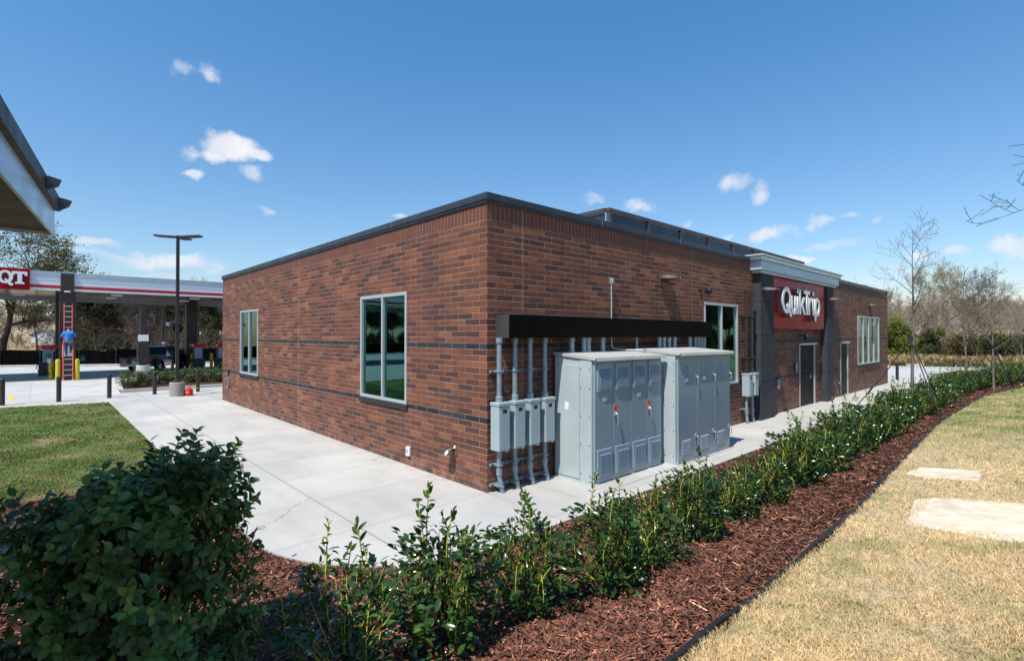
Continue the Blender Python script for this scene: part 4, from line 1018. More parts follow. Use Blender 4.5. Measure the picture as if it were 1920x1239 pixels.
for s in (-1, 1):
    hx, hy, hz = s * .215, .20, 1.24
    skin('hand', [(hx, hy - .04, hz), (hx, hy + .03, hz + .02)], [(0, 1)], [.034, .034], M_skin, pn, sub=1)
    for q_ in range(5):
        z_ = hz + .045 - q_ * .022
        if q_ < 4: skin('finger', [(hx, hy + .04, z_), (hx - s * .035, hy + .06, z_), (hx - s * .05, hy + .03, z_)], [(0, 1), (1, 2)], [.010, .009, .008], M_skin, pn, sub=1)
        else: skin('thumb', [(hx, hy, hz + .03), (hx - s * .03, hy - .01, hz + .05), (hx - s * .045, hy + .02, hz + .055)], [(0, 1), (1, 2)], [.011, .010, .009], M_skin, pn, sub=1)

# island pole and slim pole
ip = thing('sign_pole', 'thick dark pole with small white sign on a pale concrete base in the shrubs', 'pole', (-.74, 32.6, 0))
MB().lathe((0, 0, 0), [(.36, 0), (.36, .72), (.34, .75)], 24).build('concrete_base', M_kerb, ip)
MB().box(-.16, .16, -.16, .16, .75, 4.35).build('pole', M_bolt, ip)
MB().bbox(-.30, .30, -.24, .24, .9, 2.15, .02).build('equipment_box', M_bronze, ip); MB().bbox(-.28, .26, -.19, -.165, 2.25, 2.65, .004).build('sign_plate', M_white, ip)
sp2 = thing('slim_pole', 'slim dark pole standing behind the pickup truck', 'pole', (1.75, 42.3, 0)); MB().tube([(0, 0, 0), (0, 0, 4.7)], .09, 10).build('pole', M_bolt, sp2); MB().lathe((0, 0, 0), [(.2, 0), (.2, .1), (.1, .2)], 14).build('foot', M_bolt, sp2)
MB().lathe((0, -.12, 2.0), [(.12, 0), (.12, -.03)], 14, 'y').build('disc', M_white, sp2)

# pickup truck
tkx, tky = -.62, 36.6
tk = thing('pickup_truck', 'black pickup truck parked under the canopy seen from behind', 'pickup truck', (tkx, tky, 0), rz=R(58))   # local +x is forward
prof = [(-.1, .55), (-.1, 1.05), (2.0, 1.10), (2.02, 1.20), (2.35, 1.78), (2.6, 1.86), (3.55, 1.86), (3.95, 1.78), (4.55, 1.22), (5.7, 1.10), (5.85, .95), (5.88, .5), (5.4, .45), (5.2, .75), (4.85, .88), (4.5, .75), (4.35, .42), (1.75, .42), (1.6, .75), (1.25, .88), (.9, .75), (.75, .45), (.05, .45)]
def truck_side(ww):
    b = MB(); n = len(prof)
    def yw(z): return ww * (1 - .22 * max(0, (z - 1.2)) / .66)
    b.add([(x, -yw(z), z) for x, z in prof] + [(x, yw(z), z) for x, z in prof], [tuple(range(n)), tuple(range(n, 2 * n))[::-1]] + [(i, i + n, (i + 1) % n + n, (i + 1) % n) for i in range(n)])
    return b
truck_side(.98).build('body', M_truck, tk, bevel=.03)
MB().bbox(.1, 1.9, -.82, .82, 1.02, 1.115, .01).build('bed_cover', M_rubber, tk)
gm = mat('truck_glass', (.06, .09, .12), .04, .8)
MB().add([(2.05, -.78, 1.26), (2.05, .78, 1.26), (2.33, .70, 1.74), (2.33, -.70, 1.74)], [(0, 3, 2, 1)]).build('rear_window', gm, tk)
MB().add([(2.45, -.925, 1.26), (4.25, -.925, 1.26), (3.75, -.80, 1.74), (2.6, -.80, 1.76)], [(0, 1, 2, 3)]).add([(2.45, .925, 1.26), (4.25, .925, 1.26), (3.75, .80, 1.74), (2.6, .80, 1.76)], [(3, 2, 1, 0)]).build('side_windows', gm, tk)
for x in (1.25, 4.87):
    for s in (-1, 1):
        wl = MB().lathe((x, s * .80, .41), [(.28, -.12), (.40, -.11), (.415, 0), (.40, .11), (.28, .12)], 24, 'y').build('wheel', M_rubber, tk)
        MB().lathe((x, s * .80 + s * .09, .41), [(.27, 0), (.2, s * .035), (.06, s * .03)], 16, 'y').build('rim', M_silver, wl)
for s in (-1, 1): MB().bbox(-.125, -.02, s * .90 - .08, s * .90 + .08, .80, 1.06, .01).build('tail_light', M_tail, tk)
MB().bbox(-.22, -.10, -.92, .92, .50, .66, .02).build('bumper', M_silver, tk); MB().bbox(-.112, -.101, -.2, .2, .68, .80, .004).build('number_plate', M_white, tk); MB().bbox(-.13, -.101, -.16, .16, .90, .96, .008).build('tailgate_handle', M_silver, tk)

# silt fence
ff = thing('silt_fence', 'low black fabric silt fence with stakes along the far forecourt edge', 'fence', (-8, 53, 0))
FP = [(-60, 62), (-40, 59.5), (-20, 55.8), (-7.9, 53.4), (-.6, 49.4), (7.3, 48.4), (25, 47.6), (40, 47.2)]
b = MB((-8, 53, 0)); pts = []
for i in range(len(FP) - 1):
    (a, c_), (d, e) = FP[i], FP[i + 1]; n = max(2, int(math.hypot(d - a, e - c_) / .9))
    for k in range(n): pts.append((a + (d - a) * k / n, c_ + (e - c_) * k / n))
rr = random.Random(3); pv = None
for i, (x, y) in enumerate(pts):
    h = 1.35 + rr.uniform(-.08, .06); yy = y + .06 * math.sin(i * 1.7); cur = [(x, yy, -.02), (x, yy, h), (x, yy + .02, h), (x, yy + .02, -.02)]
    if pv: b.add(pv + cur, [(0, 4, 5, 1), (1, 5, 6, 2), (2, 6, 7, 3)])
    pv = cur
b.build('fabric', M_fab, ff)
s = MB((-8, 53, 0))
for i, (x, y) in enumerate(pts[::3]): s.box(x - .03, x + .03, y - .08, y - .03, -.02, 1.5)
for i, (x, y) in enumerate(pts[::3][:90]): MB((-8, 53, 0)).box(x - .03, x + .03, y - .08, y - .03, -.02, 1.5).build('stake', M_barkd, ff)

# near shelter roof, upper left
sr = thing('shelter_roof', 'near corner of a metal shelter roof with dark coping and silver fascia', 'shelter', (-5.46, -2.03, 0))
SRO = (-5.46, -2.03, 0)
def skew(b, k=.117):           # its long edge runs a few degrees off the store's
    b.v = [(x + (y + 2.03) * k, y, z) if y < -2.03 else (x, y, z) for (x, y, z) in b.v]; return b
skew(MB(SRO).box(-11.5, -5.475, -9.5, -2.045, 3.33, 3.38)).build('soffit', mat('brown_soffit', (.10, .085, .07), .6), sr)
skew(MB(SRO).box(-5.474, -5.46, -9.5, -2.03, 3.31, 3.478)).add([(-11.5, -2.03, 3.31), (-5.475, -2.03, 3.31), (-5.475, -2.03, 3.478), (-11.5, -2.03, 3.478), (-11.5, -2.044, 3.31), (-5.475, -2.044, 3.31), (-5.475, -2.044, 3.478), (-11.5, -2.044, 3.478)], [(3, 2, 1, 0), (4, 5, 6, 7), (0, 1, 5, 4)]).build('fascia', mat('silver_blue_fascia', (.50, .60, .68), .3, .35), sr)
skew(MB(SRO).box(-11.5, -5.43, -9.5, -2.0, 3.48, 3.565)).build('coping', mat('dark_brown_coping', (.035, .024, .016), .5, .1, var=.3, vs=8), sr)
for yy in (-2.02, -2.6): skew(MB(SRO).add([(-5.43, yy, 3.566), (-5.372, yy, 3.552), (-5.385, yy, 3.515), (-5.43, yy, 3.482), (-5.43, yy - .03, 3.566), (-5.372, yy - .03, 3.552), (-5.385, yy - .03, 3.515), (-5.43, yy - .03, 3.482)], [(0, 1, 2, 3)[::-1], (4, 5, 6, 7), (0, 4, 5, 1), (1, 5, 6, 2), (2, 6, 7, 3), (3, 7, 4, 0)])).build('seam_cap', M_coping, sr)
MB(SRO).bbox(-6.6, -5.86, -2.22, -2.06, 3.16, 3.328, .006).build('beam', M_corn, sr)
skew(MB(SRO).bbox(-11.2, -11.0, -9.3, -9.1, .0, 3.33, .01)).build('post', M_bronze, sr); MB(SRO).bbox(-11.2, -11.0, -2.6, -2.4, .0, 3.33, .01).build('post', M_bronze, sr)
MB(SRO).bbox(-6.85, -6.70, -9.3, -9.15, .0, 3.33, .01).build('post', M_bronze, sr)

# stepping slabs
for pts_, lb in (([(4.30, -4.92), (4.95, -5.0), (5.0, -5.72), (4.15, -5.78), (4.08, -5.2)], 'smaller pale stepping slab in the dry lawn nearer the mulch'),
                 ([(1.55, -5.38), (2.75, -5.28), (3.0, -5.6), (2.95, -6.5), (1.6, -6.75), (1.35, -6.2), (1.42, -5.8)], 'larger pale stepping slab in the dry lawn at the right edge')):
    cx0 = sum(p[0] for p in pts_) / len(pts_); cy0 = sum(p[1] for p in pts_) / len(pts_); z = float(height(cx0, cy0))
    b = MB((cx0, cy0, z)); P = []
    for _ in range(0): pts_ = [q for i in range(len(pts_)) for q in ((pts_[i][0] * .82 + pts_[(i + 1) % len(pts_)][0] * .18, pts_[i][1] * .82 + pts_[(i + 1) % len(pts_)][1] * .18), (pts_[i][0] * .18 + pts_[(i + 1) % len(pts_)][0] * .82, pts_[i][1] * .18 + pts_[(i + 1) % len(pts_)][1] * .82))]
    rr = random.Random(len(pts_))
    for i in range(len(pts_)):
        a, c_ = pts_[i], pts_[(i + 1) % len(pts_)]
        for k in range(4):
            t_ = k / 4; P.append((a[0] + (c_[0] - a[0]) * t_ + rr.uniform(-.016, .016), a[1] + (c_[1] - a[1]) * t_ + rr.uniform(-.016, .016)))
    n = len(P); V_ = [(x, y, float(height(x, y)) - .05) for x, y in P] + [(x, y, float(height(x, y)) + .012) for x, y in P] + [(cx0 + (x - cx0) * .985, cy0 + (y - cy0) * .985, float(height(x, y)) + .018) for x, y in P] + [(cx0, cy0, z + .02)]
    F_ = [(i, (i + 1) % n, (i + 1) % n + n, i + n) for i in range(n)] + [(i + n, (i + 1) % n + n, (i + 1) % n + 2 * n, i + 2 * n) for i in range(n)] + [(i + 2 * n, (i + 1) % n + 2 * n, 3 * n) for i in range(n)]
    b.add(V_, F_); tag(b.build('stepping_slab', M_slab), lb, 'stone slab', 'pale slabs in the dry lawn')

# ------------------------------------------------------------------ plants
def unit(a): return a / np.maximum(np.linalg.norm(a, axis=-1, keepdims=True), 1e-9)
def leaves(P, Dv, Nv, L, W, rg, tint):
    """pointed folded leaves; returns verts, faces, tint"""
    n = len(P); Dv = unit(Dv); S = unit(np.cross(Dv, Nv)); Nn = unit(np.cross(S, Dv))
    L = L[:, None]; W = W[:, None]
    def at(t, s, h): return P + Dv * L * t + S * W * s + Nn * W * h
    V = np.stack([at(0, 0, 0), at(.3, -.9, .28), at(.32, 0, 0), at(.3, .9, .28), at(.68, -.78, .15), at(.68, 0, -.10), at(.68, .78, .15), at(1.0, 0, -.38)], 1)
    b = (np.arange(n) * 8)[:, None]
    T = np.concatenate([b + np.array([[0, 3, 2]]), b + np.array([[0, 2, 1]]), b + np.array([[5, 6, 7]]), b + np.array([[4, 5, 7]])])
    Q = np.concatenate([b + np.array([[2, 3, 6, 5]]), b + np.array([[1, 2, 5, 4]])])
    return V.reshape(-1, 3), [T, Q], np.repeat(tint, 8, 0)

def tubes_np(segs, n=4):
    """segs: list of (p0, p1, r0, r1) arrays"""
    A = np.array([s[0] for s in segs], float); B = np.array([s[1] for s in segs], float); r0 = np.array([s[2] for s in segs]); r1 = np.array([s[3] for s in segs])
    d = unit(B - A); a = np.where(np.abs(d[:, 2:3]) < .9, np.array([[0, 0, 1.]]), np.array([[1., 0, 0]])); u = unit(np.cross(d, a)); v = np.cross(d, u)
    t = np.arange(n) * 2 * np.pi / n; c, s = np.cos(t), np.sin(t)
    ring = lambda P, r: P[:, None] + (u[:, None] * c[None, :, None] + v[:, None] * s[None, :, None]) * r[:, None, None]
    V = np.concatenate([ring(A, r0), ring(B, r1)], 1); b = (np.arange(len(A)) * 2 * n)[:, None, None]; k = np.arange(n)
    F = np.stack([k, (k + 1) % n, (k + 1) % n + n, k + n], -1)[None] + b
    return V.reshape(-1, 3), F.reshape(-1, 4)

def holly(seed, H=1.1, rad=.34, nst=15, lsz=.062, nlat=420, up=True):
    """upright young holly: yellow-green shoots with spiralled leaves and a dense skirt; returns an un-named root"""
    rg = np.random.default_rng(seed); P, Dv, Nv, Ls, T = [], [], [], [], []; segs = []; segw = []
    for k in range(nst):
        a = rg.uniform(0, 2 * np.pi); r = rad * math.sqrt(rg.uniform(0, 1)); h = H * (1 - .45 * (r / rad) ** 1.5) * rg.uniform(.62, 1.0)
        if k < 3: h = H * (1.0 - .08 * k); r *= .5
        base = np.array([r * .35 * math.cos(a), r * .35 * math.sin(a), 0]); top = np.array([r * math.cos(a) * 1.1, r * math.sin(a) * 1.1, h])
        pts = []
        bend = rg.normal(0, .03, 3); bend[2] = 0
        for t in np.linspace(0, 1, 9): pts.append(base + (top - base) * t + np.array([r * math.cos(a), r * math.sin(a), 0]) * .35 * math.sin(t * np.pi) + bend * math.sin(t * 2.2 * np.pi))
        for i in range(8):
            (segw if i < 3 else segs).append((pts[i], pts[i + 1], .0075 - .0005 * i, .007 - .0005 * i))
        nl = int(h / .017); ph = rg.uniform(0, 6)
        for j in range(nl):
            t = .12 + .88 * (j / nl); f = t * 8; i = min(int(f), 7); p = pts[i] + (pts[i + 1] - pts[i]) * (f - i); ax = unit(pts[i + 1] - pts[i])
            ph += 2.4; o = np.array([math.cos(ph), math.sin(ph), 0])
            if rg.uniform() < (.12 if t < .6 else .38): continue
            elev = rg.uniform(.35, .95) if t < .92 else rg.uniform(.9, 2.2)
            P.append(p); Dv.append(o + ax * elev + rg.normal(0, .15, 3)); Nv.append(ax + rg.normal(0, .28, 3) - o * .2)
            Ls.append(lsz * rg.uniform(.7, 1.15) * (1 if t < .93 else .72))
            b = rg.uniform(.6, 1.35); yl = max(0, t - .70) * 1.8 * rg.uniform(.1, 1)
            T.append((b * (1 + yl * 3.0), b * (1 + yl * 1.6), b * (1 - yl * .2)))
    for j in range(nlat):
        a = rg.uniform(0, 2 * np.pi); z = H * .66 * rg.uniform(.05, 1) ** .85; rr_ = rad * (.70 + .42 * math.sin(math.pi * .85 * min(1, z / (.62 * H) + .12))) * math.sqrt(rg.uniform(.25, 1)) * (1 + .25 * math.sin(3 * a + seed))
        p = np.array([rr_ * math.cos(a), rr_ * math.sin(a), z + .03]); o = np.array([math.cos(a), math.sin(a), 0])
        if j % 16 == 0: segs.append((p * np.array([.35, .35, .45]), p, .0035, .002))
        P.append(p); Dv.append(o * .9 + rg.normal(0, .5, 3) + np.array([0, 0, .35])); Nv.append(np.array([0, 0, 1.]) + rg.normal(0, .45, 3) + o * .5); Ls.append(lsz * rg.uniform(.7, 1.2))
        b = rg.uniform(.55, 1.2); yy = 1.5 if rg.uniform() < .14 else 1; T.append((b * yy ** 2.5, b * yy, b))
    P, Dv, Nv, Ls, T = map(np.array, (P, Dv, Nv, Ls, T))
    return (leaves(P, Dv, Nv, Ls, Ls * .25, rg, T), tubes_np(segs, 4), tubes_np(segw, 4))

def make_bush(name, data, label, cat, group, ml, loc, rz=0, scale=1, ms=None):
    (V, F, T), (sv, sf), (wv_, wf) = data
    t = thing(name, label, cat, loc, group, rz); t.scale = (scale,) * 3
    npmesh('foliage', V, F, ml, t, T); npmesh('stems', sv, [sf], ms or M_stem, t); npmesh('woody_stems', wv_, [wf], M_wood, t)
    return t
GH = 'young hollies planted in a row along the walkway'
def zb(x, y): return float(mulch_z(np.array(x), np.array(y))) - .01
specs = [holly(11, 1.20, .36, 19, .080, 760), holly(12, 1.16, .37, 19, .076, 800), holly(13, 1.24, .33, 17, .076, 740), holly(14, 1.0, .38, 20, .073, 850), holly(15, .94, .42, 22, .071, 1000), holly(16, 1.12, .38, 12, .080, 420)]
near = [(-4.16, -3.60, 5, 0.0, .98, 'sparse tall-shooted holly just right of the big dark holly'),
        (-3.36, -3.50, 0, 1.0, .98, 'holly with one very tall shoot, in the foreground below the brick corner'),
        (-2.47, -3.46, 1, 2.2, .95, 'full bright-stemmed holly left of the mulch gap, below the pull boxes'),
        (-1.72, -3.74, 2, 4.0, .94, 'narrow upright holly just right of the mulch gap, below the nearer cabinet'),
        (-.92, -3.64, 3, .5, .92, 'broad low holly in front of the nearer grey cabinet'),
        (.06, -3.66, 0, 3.3, .92, 'tall yellow-stemmed holly in front of the gap between the grey cabinets')]
protos = {}
row = []
for (x, y, k, rz, s, lb) in near:
    loc = (x, y, zb(x, y))
    if k in protos: dup(protos[k], loc, lb, rz, s)
    else: protos[k] = make_bush('holly_bush', specs[k], lb, 'holly bush', GH, M_leaf, loc, rz, s)
    row.append(loc)
protos[4] = make_bush('holly_bush', specs[4], 'bushy holly just right of the tallest yellow-stemmed one, seventh of the mulch row', 'holly bush', GH, M_leaf, (1.06, -3.64, zb(1.06, -3.64)), .3, .90)
x = 1.98; i = 0; rr = random.Random(8)
kp = [3, 1, 4, 2]
while x < 46.5:
    y = -3.66 + rr.uniform(-.08, .08) if x < 19 else float(edge_lo(x)) + 1.0 + rr.uniform(-.1, .1)
    if i < 13: lb = '%s holly after the bushy one in the mulch row, before the first staked tree' % ORD[i]
    elif x < 24.5: lb = 'holly between the two staked trees, %s past the nearer trunk' % ORD[min(19, i - 13)]
    else: n24 = globals().get('n24', 0) + 1; lb = 'small far holly past the second staked tree, %s in that stretch' % ordw(n24)
    if not (13.3 < x < 14.1 and False):
        dup(protos[kp[i % 4]], (x, y, zb(x, y) if x < 44 else .05), lb, rr.uniform(0, 6.28), rr.uniform(.86, 1.02) * (1 if x < 3.5 else 1.18))
    x += rr.uniform(1.04, 1.2); i += 1
    if x > 24.5: x += .0
# the big dark holly in the left foreground
def big_holly(seed):
    rg = np.random.default_rng(seed); P, Dv, Nv, Ls, T = [], [], [], [], []; segs = []; segw = []
    H = 1.36; rx = .53
    def env(a, z):
        t = z / H; return rx * (1.0 + .09 * math.sin(2 * a + 1) + .08 * math.sin(5 * a + 2 + 3 * t) + .06 * math.sin(9 * t + 3 * a)) * (.90 + .16 * math.sin(min(1, t * 1.05 + .1) * 2.7)) * (1 if t < .88 else math.sqrt(max(.1, 1 - ((t - .88) / .16) ** 2)))
    for k in range(1050):          # twig tips, each ending in a whorl of leaves
        a = rg.uniform(0, 2 * np.pi); inner = k % 3 == 0
        q_ = rg.uniform(.55, .8) if inner else rg.uniform(.84, 1.04)
        if k % 4 == 1: z = H * rg.uniform(.88, 1.0); q_ = math.sqrt(rg.uniform(0, 1))
        else: z = H * rg.uniform(.03, 1.0)
        r = env(a, z) * q_; o = np.array([math.cos(a), math.sin(a), 0.]); tip = o * r + np.array([0, 0, z]); tip[2] *= 1 + .16 * (tip[0] * .729 - tip[1] * .684) / rx * (.5 if tip[0] * .729 - tip[1] * .684 > 0 else 1) + .05 * math.sin(6 * a + 1)
        top = max(0, (z / H - .7) / .3) * (1 - .4 * q_)
        d = unit(o * (1.0 - .6 * top) + np.array([0, 0, .30 + 1.4 * top]) + rg.normal(0, .25, 3))
        shoot = z > H * .75 and rg.uniform() < .17
        if shoot: tip = tip + np.array([0, 0, rg.uniform(.05, .17)]); d = unit(d + np.array([0, 0, 1.2]))
        Lt = .15 if shoot else .09
        bs_ = tip - d * Lt; segs.append((bs_ - d * .05, tip, .0028, .0018))
        if k % 5 == 0: segw.append((o * r * .2 + np.array([0, 0, z * .6]), bs_, .006, .003))
        ph = rg.uniform(0, 6); sd = unit(np.cross(d, [0.1, .2, 1.])); s2 = np.cross(d, sd)
        young = rg.uniform() < .10; nl = 12 if shoot else 8; bw = rg.uniform(.65, 1.35)
        for j in range(nl):
            t = j / (nl - 1); ph += 2.4; p = bs_ + (tip - bs_) * t
            oo = sd * math.cos(ph) + s2 * math.sin(ph)
            P.append(p); Dv.append(oo * (1.15 - .45 * t) + d * (.22 + .45 * t) + np.array([0, 0, -.1])); Nv.append(d + rg.normal(0, .18, 3)); L = rg.uniform(.058, .086) * (1 - .25 * t); Ls.append(L)
            b = bw * rg.uniform(.8, 1.2); y_ = (1.5 if young and j > nl * .5 else 1); T.append((b * y_ ** 1.8, b * y_, b * .95))
    for k in range(14):
        a = rg.uniform(0, 6.28); segw.append(((0.05 * math.cos(a), .05 * math.sin(a), 0), (.35 * math.cos(a), .35 * math.sin(a), rg.uniform(.6, 1.1)), .014, .006))
    P, Dv, Nv, Ls, T = map(np.array, (P, Dv, Nv, Ls, T))
    return (leaves(P, Dv, Nv, Ls, Ls * .31, rg, T), tubes_np(segs, 4), tubes_np([(np.array(a, float), np.array(b, float), c, d) for a, b, c, d in segw], 5))
make_bush('big_holly', big_holly(3), 'big rounded dark green holly filling the left foreground', 'holly bush', None, M_leafb, (-5.14, -3.20, zb(-5.14, -3.20)), ms=mat('green_stem', (.06, .08, .03), .6))
# planting-bed shrubs by the forecourt
pb = [(-2.15, 24.6, 1.0), (-1.22, 25.4, .9), (-.35, 25.6, .9), (.50, 25.4, 1.0), (1.15, 25.2, .85), (1.85, 25.0, 1.0)]
pl = ['left end by the kerb corner', 'left of the pale concrete base', 'between the two poles', 'behind the concrete lamp base', 'behind the red gas can', 'nearest the brick wall']
sh = None
for (x, y, s), l2 in zip(pb, pl):
    lb = 'round green shrub in the forecourt bed, ' + l2
    if sh is None: sh = make_bush('round_shrub', holly(31, 1.08, .48, 20, .085, 1300), lb, 'shrub', 'round shrubs in the forecourt bed', mat('shrub_leaf', (.05, .105, .035), .5, attr=True, trans=.15), (x, y, .09), 0, s)
    else: dup(sh, (x, y, .09), lb, x * 3, s)
# tiny shrubs on the far kerb, right
fs = None
for k, px in enumerate((1677, 1692, 1740, 1755, 1768, 1783, 1799, 1812, 1830, 1846, 1864, 1880, 1893)):
    gx, gy = polar(px, 43 - (px - 1670) * .012); lb = '%s small dark shrub along the far white kerb, counted from the store' % ORD[k]
    if fs is None: fs = dup(sh, (gx, gy, .0), lb, 0, .5); fs['group'] = 'small shrubs along the far kerb'
    else: o_ = dup(fs, (gx, gy, .0), lb, k, .44 + .06 * (k % 3))

# ------------------------------------------------------------------ trees
def bare_tree(seed, H=8, spread=.33, trunk=.12, levels=4, nb=(9, 6, 5, 4), up=.55, lean=0, first=.25, wig=.12, mintw=.006):
    rg = np.random.default_rng(seed); th, tw, ends = [], [], []
    def grow(p, d, L, r, lev):
        n = 6 if lev < 2 else 4; pts = [p]; q = p; dd = d.copy()
        for i in range(n):
            dd = unit(dd + rg.normal(0, wig, 3) + np.array([0, 0, .05])); q = q + dd * L / n; pts.append(q)
        for i in range(n):
            ra, rb = r * (1 - .94 * i / n), r * (1 - .94 * (i + 1) / n)
            (th if lev < 2 else tw).append((pts[i], pts[i + 1], max(ra, mintw), max(rb, mintw * .7)))
        if lev >= levels: ends.append((pts[-1], dd)); ends.append((pts[n // 2], dd)); return
        m = nb[min(lev, len(nb) - 1)]
        for k in range(m):
            t = first + (1 - first) * (k + rg.uniform(0, .8)) / m if lev == 0 else rg.uniform(.2, 1)
            t = min(t, .98); f = t * n; i = min(int(f), n - 1); b = pts[i] + (pts[i + 1] - pts[i]) * (f - i)
            ax = unit(pts[i + 1] - pts[i]); a = rg.uniform(0, 2 * np.pi); s = unit(np.cross(ax, [.3, .2, .9] if lev else [1, 0, 0])); s2 = np.cross(ax, s)
            o = s * math.cos(a) + s2 * math.sin(a); nd = unit(ax * up + o * (1 - up * .35) + np.array([0, 0, .12]))
            grow(b, nd, L * (spread if lev == 0 else .55) * rg.uniform(.7, 1.15) * (1.25 - .65 * t if lev == 0 else 1), max(r * (1 - .8 * t) * .55, mintw), lev + 1)
    grow(np.zeros(3), unit(np.array([lean, 0, 1.])), H, trunk, 0)
    return th, tw, ends
def tufts(ends, n, size, seed, spread=.35, flat=.6, tb=(.6, 1.4)):
    """loose leaf-sized faces round the branch ends"""
    rg = np.random.default_rng(seed); E = np.array([e[0] for e in ends]); idx = rg.integers(0, len(E), n); P = E[idx] + rg.normal(0, spread, (n, 3)) * np.array([1, 1, flat])
    a = unit(rg.normal(0, 1, (n, 3))); b = unit(np.cross(a, rg.normal(0, 1, (n, 3)))); s = size * rg.uniform(.5, 1.2, (n, 1))
    V = np.stack([P - a * s, P + b * s * .5, P + a * s, P - b * s * .5], 1).reshape(-1, 3)
    bl = rg.uniform(*tb, len(E))[idx]; T = np.repeat(np.stack([bl * rg.uniform(.9, 1.2, n), bl, bl * .9], 1), 4, 0)
    return V, [np.arange(n * 4).reshape(-1, 4)], T
def make_tree(name, tr, label, cat, group, loc, mb, mt, crown=None, mc=None, rz=0, s=1):
    th, tw, ends = tr; t = thing(name, label, cat, loc, group, rz); t.scale = (s,) * 3
    v, f = tubes_np(th, 7); npmesh('trunk', v, [f], mb, t, smooth=True)
    v, f = tubes_np(tw, 3); npmesh('branches', v, [f], mt, t)
    if crown is not None: npmesh('crown', crown[0], crown[1], mc, t, crown[2])
    return t

# two staked street trees in the mulch, one on the mound and one far right
def stakes(t, h, r):
    for k, a in enumerate((40, 160, 275)):
        x, y = r * math.cos(R(a)), r * math.sin(R(a))
        MB().tube([(.0, 0, h), (x * .45, y * .45, h * .5), (x, y, -.02)], .014, 6).build('guy_strap', M_rubber, t)
        MB().tube([(x * .62, y * .62, h * .36), (x * .72, y * .72, h * .24)], .028, 6).build('buckle', M_rubber, t)
    MB().lathe((0, 0, h - .06), [(.06, 0), (.065, .12)], 10).build('tree_collar', M_rubber, t)
ta = make_tree('young_tree', bare_tree(5, 5.5, .26, .055, 3, (20, 5, 2), .55, first=.36, wig=.025, mintw=.004), 'bare young street tree staked in the mulch row, nearest one', 'tree', 'staked young trees', (13.5, -3.5, zb(13.5, -3.5)), M_bark, mat('brown_twigs', (.12, .095, .08), .9)); stakes(ta, 2.3, 1.5)
ta.rotation_euler.z = 1.0
ta2 = dup(ta, (25.3, -4.5, .05), 'bare young street tree staked in the mulch row, second one farther off', 3.0, .92)
ta3 = dup(ta, (45.2, -4.6, .05), 'bare young tree at the far right edge beyond the verge', 5.0, .85)
ti = make_tree('young_tree', bare_tree(9, 5.6, .42, .06, 3, (16, 7, 5), .75, first=.22, wig=.05, mintw=.008), 'vase-shaped bare young tree on the round mulch mound', 'tree', None, (39.6, -2.2, .28), M_bark, mat('brown_twigs', (.12, .095, .08), .9)); stakes(ti, 2.0, 1.2)

# tree at the right whose budding branch tips enter the frame
tr = bare_tree(21, 9.0, .44, .14, 4, (14, 6, 4, 3), .42, first=.28, wig=.08, mintw=.009)
make_tree('budding_tree', tr, 'budding tree beyond the right edge whose twig tips reach into the sky', 'tree', None, (14.3, -10.4, float(height(14.3, -10.4))), M_bark, M_barkd, tufts(tr[2], 1500, .03, 4, .05), M_cedar, rz=.6)

# big spreading tree behind the canopy at the left
tr = bare_tree(33, 12.5, .62, .42, 4, (10, 7, 6, 4), .45, first=.30, wig=.13, mintw=.02)
gx, gy = polar(2, 52); make_tree('spreading_tree', tr, 'big spreading tree with sparse yellow-green leaves behind the canopy at far left', 'tree', None, (gx, gy, 0), M_barkd, M_barkd, tufts(tr[2], 8500, .14, 5, .30, .30), mat('olive_leaves', (.125, .115, .02), .8, attr=True, trans=.25), rz=1.2, s=.88)
tr = bare_tree(35, 7.5, .5, .13, 4, (12, 7, 5, 3), .5, first=.25, wig=.12, mintw=.014)
gx, gy = polar(72, 62); make_tree('small_spreading_tree', tr, 'smaller bare spreading tree between the big tree and the ladder column', 'tree', None, (gx, gy, 0), M_barkd, M_barkd, tufts(tr[2], 900, .09, 6, .2), M_cedar)

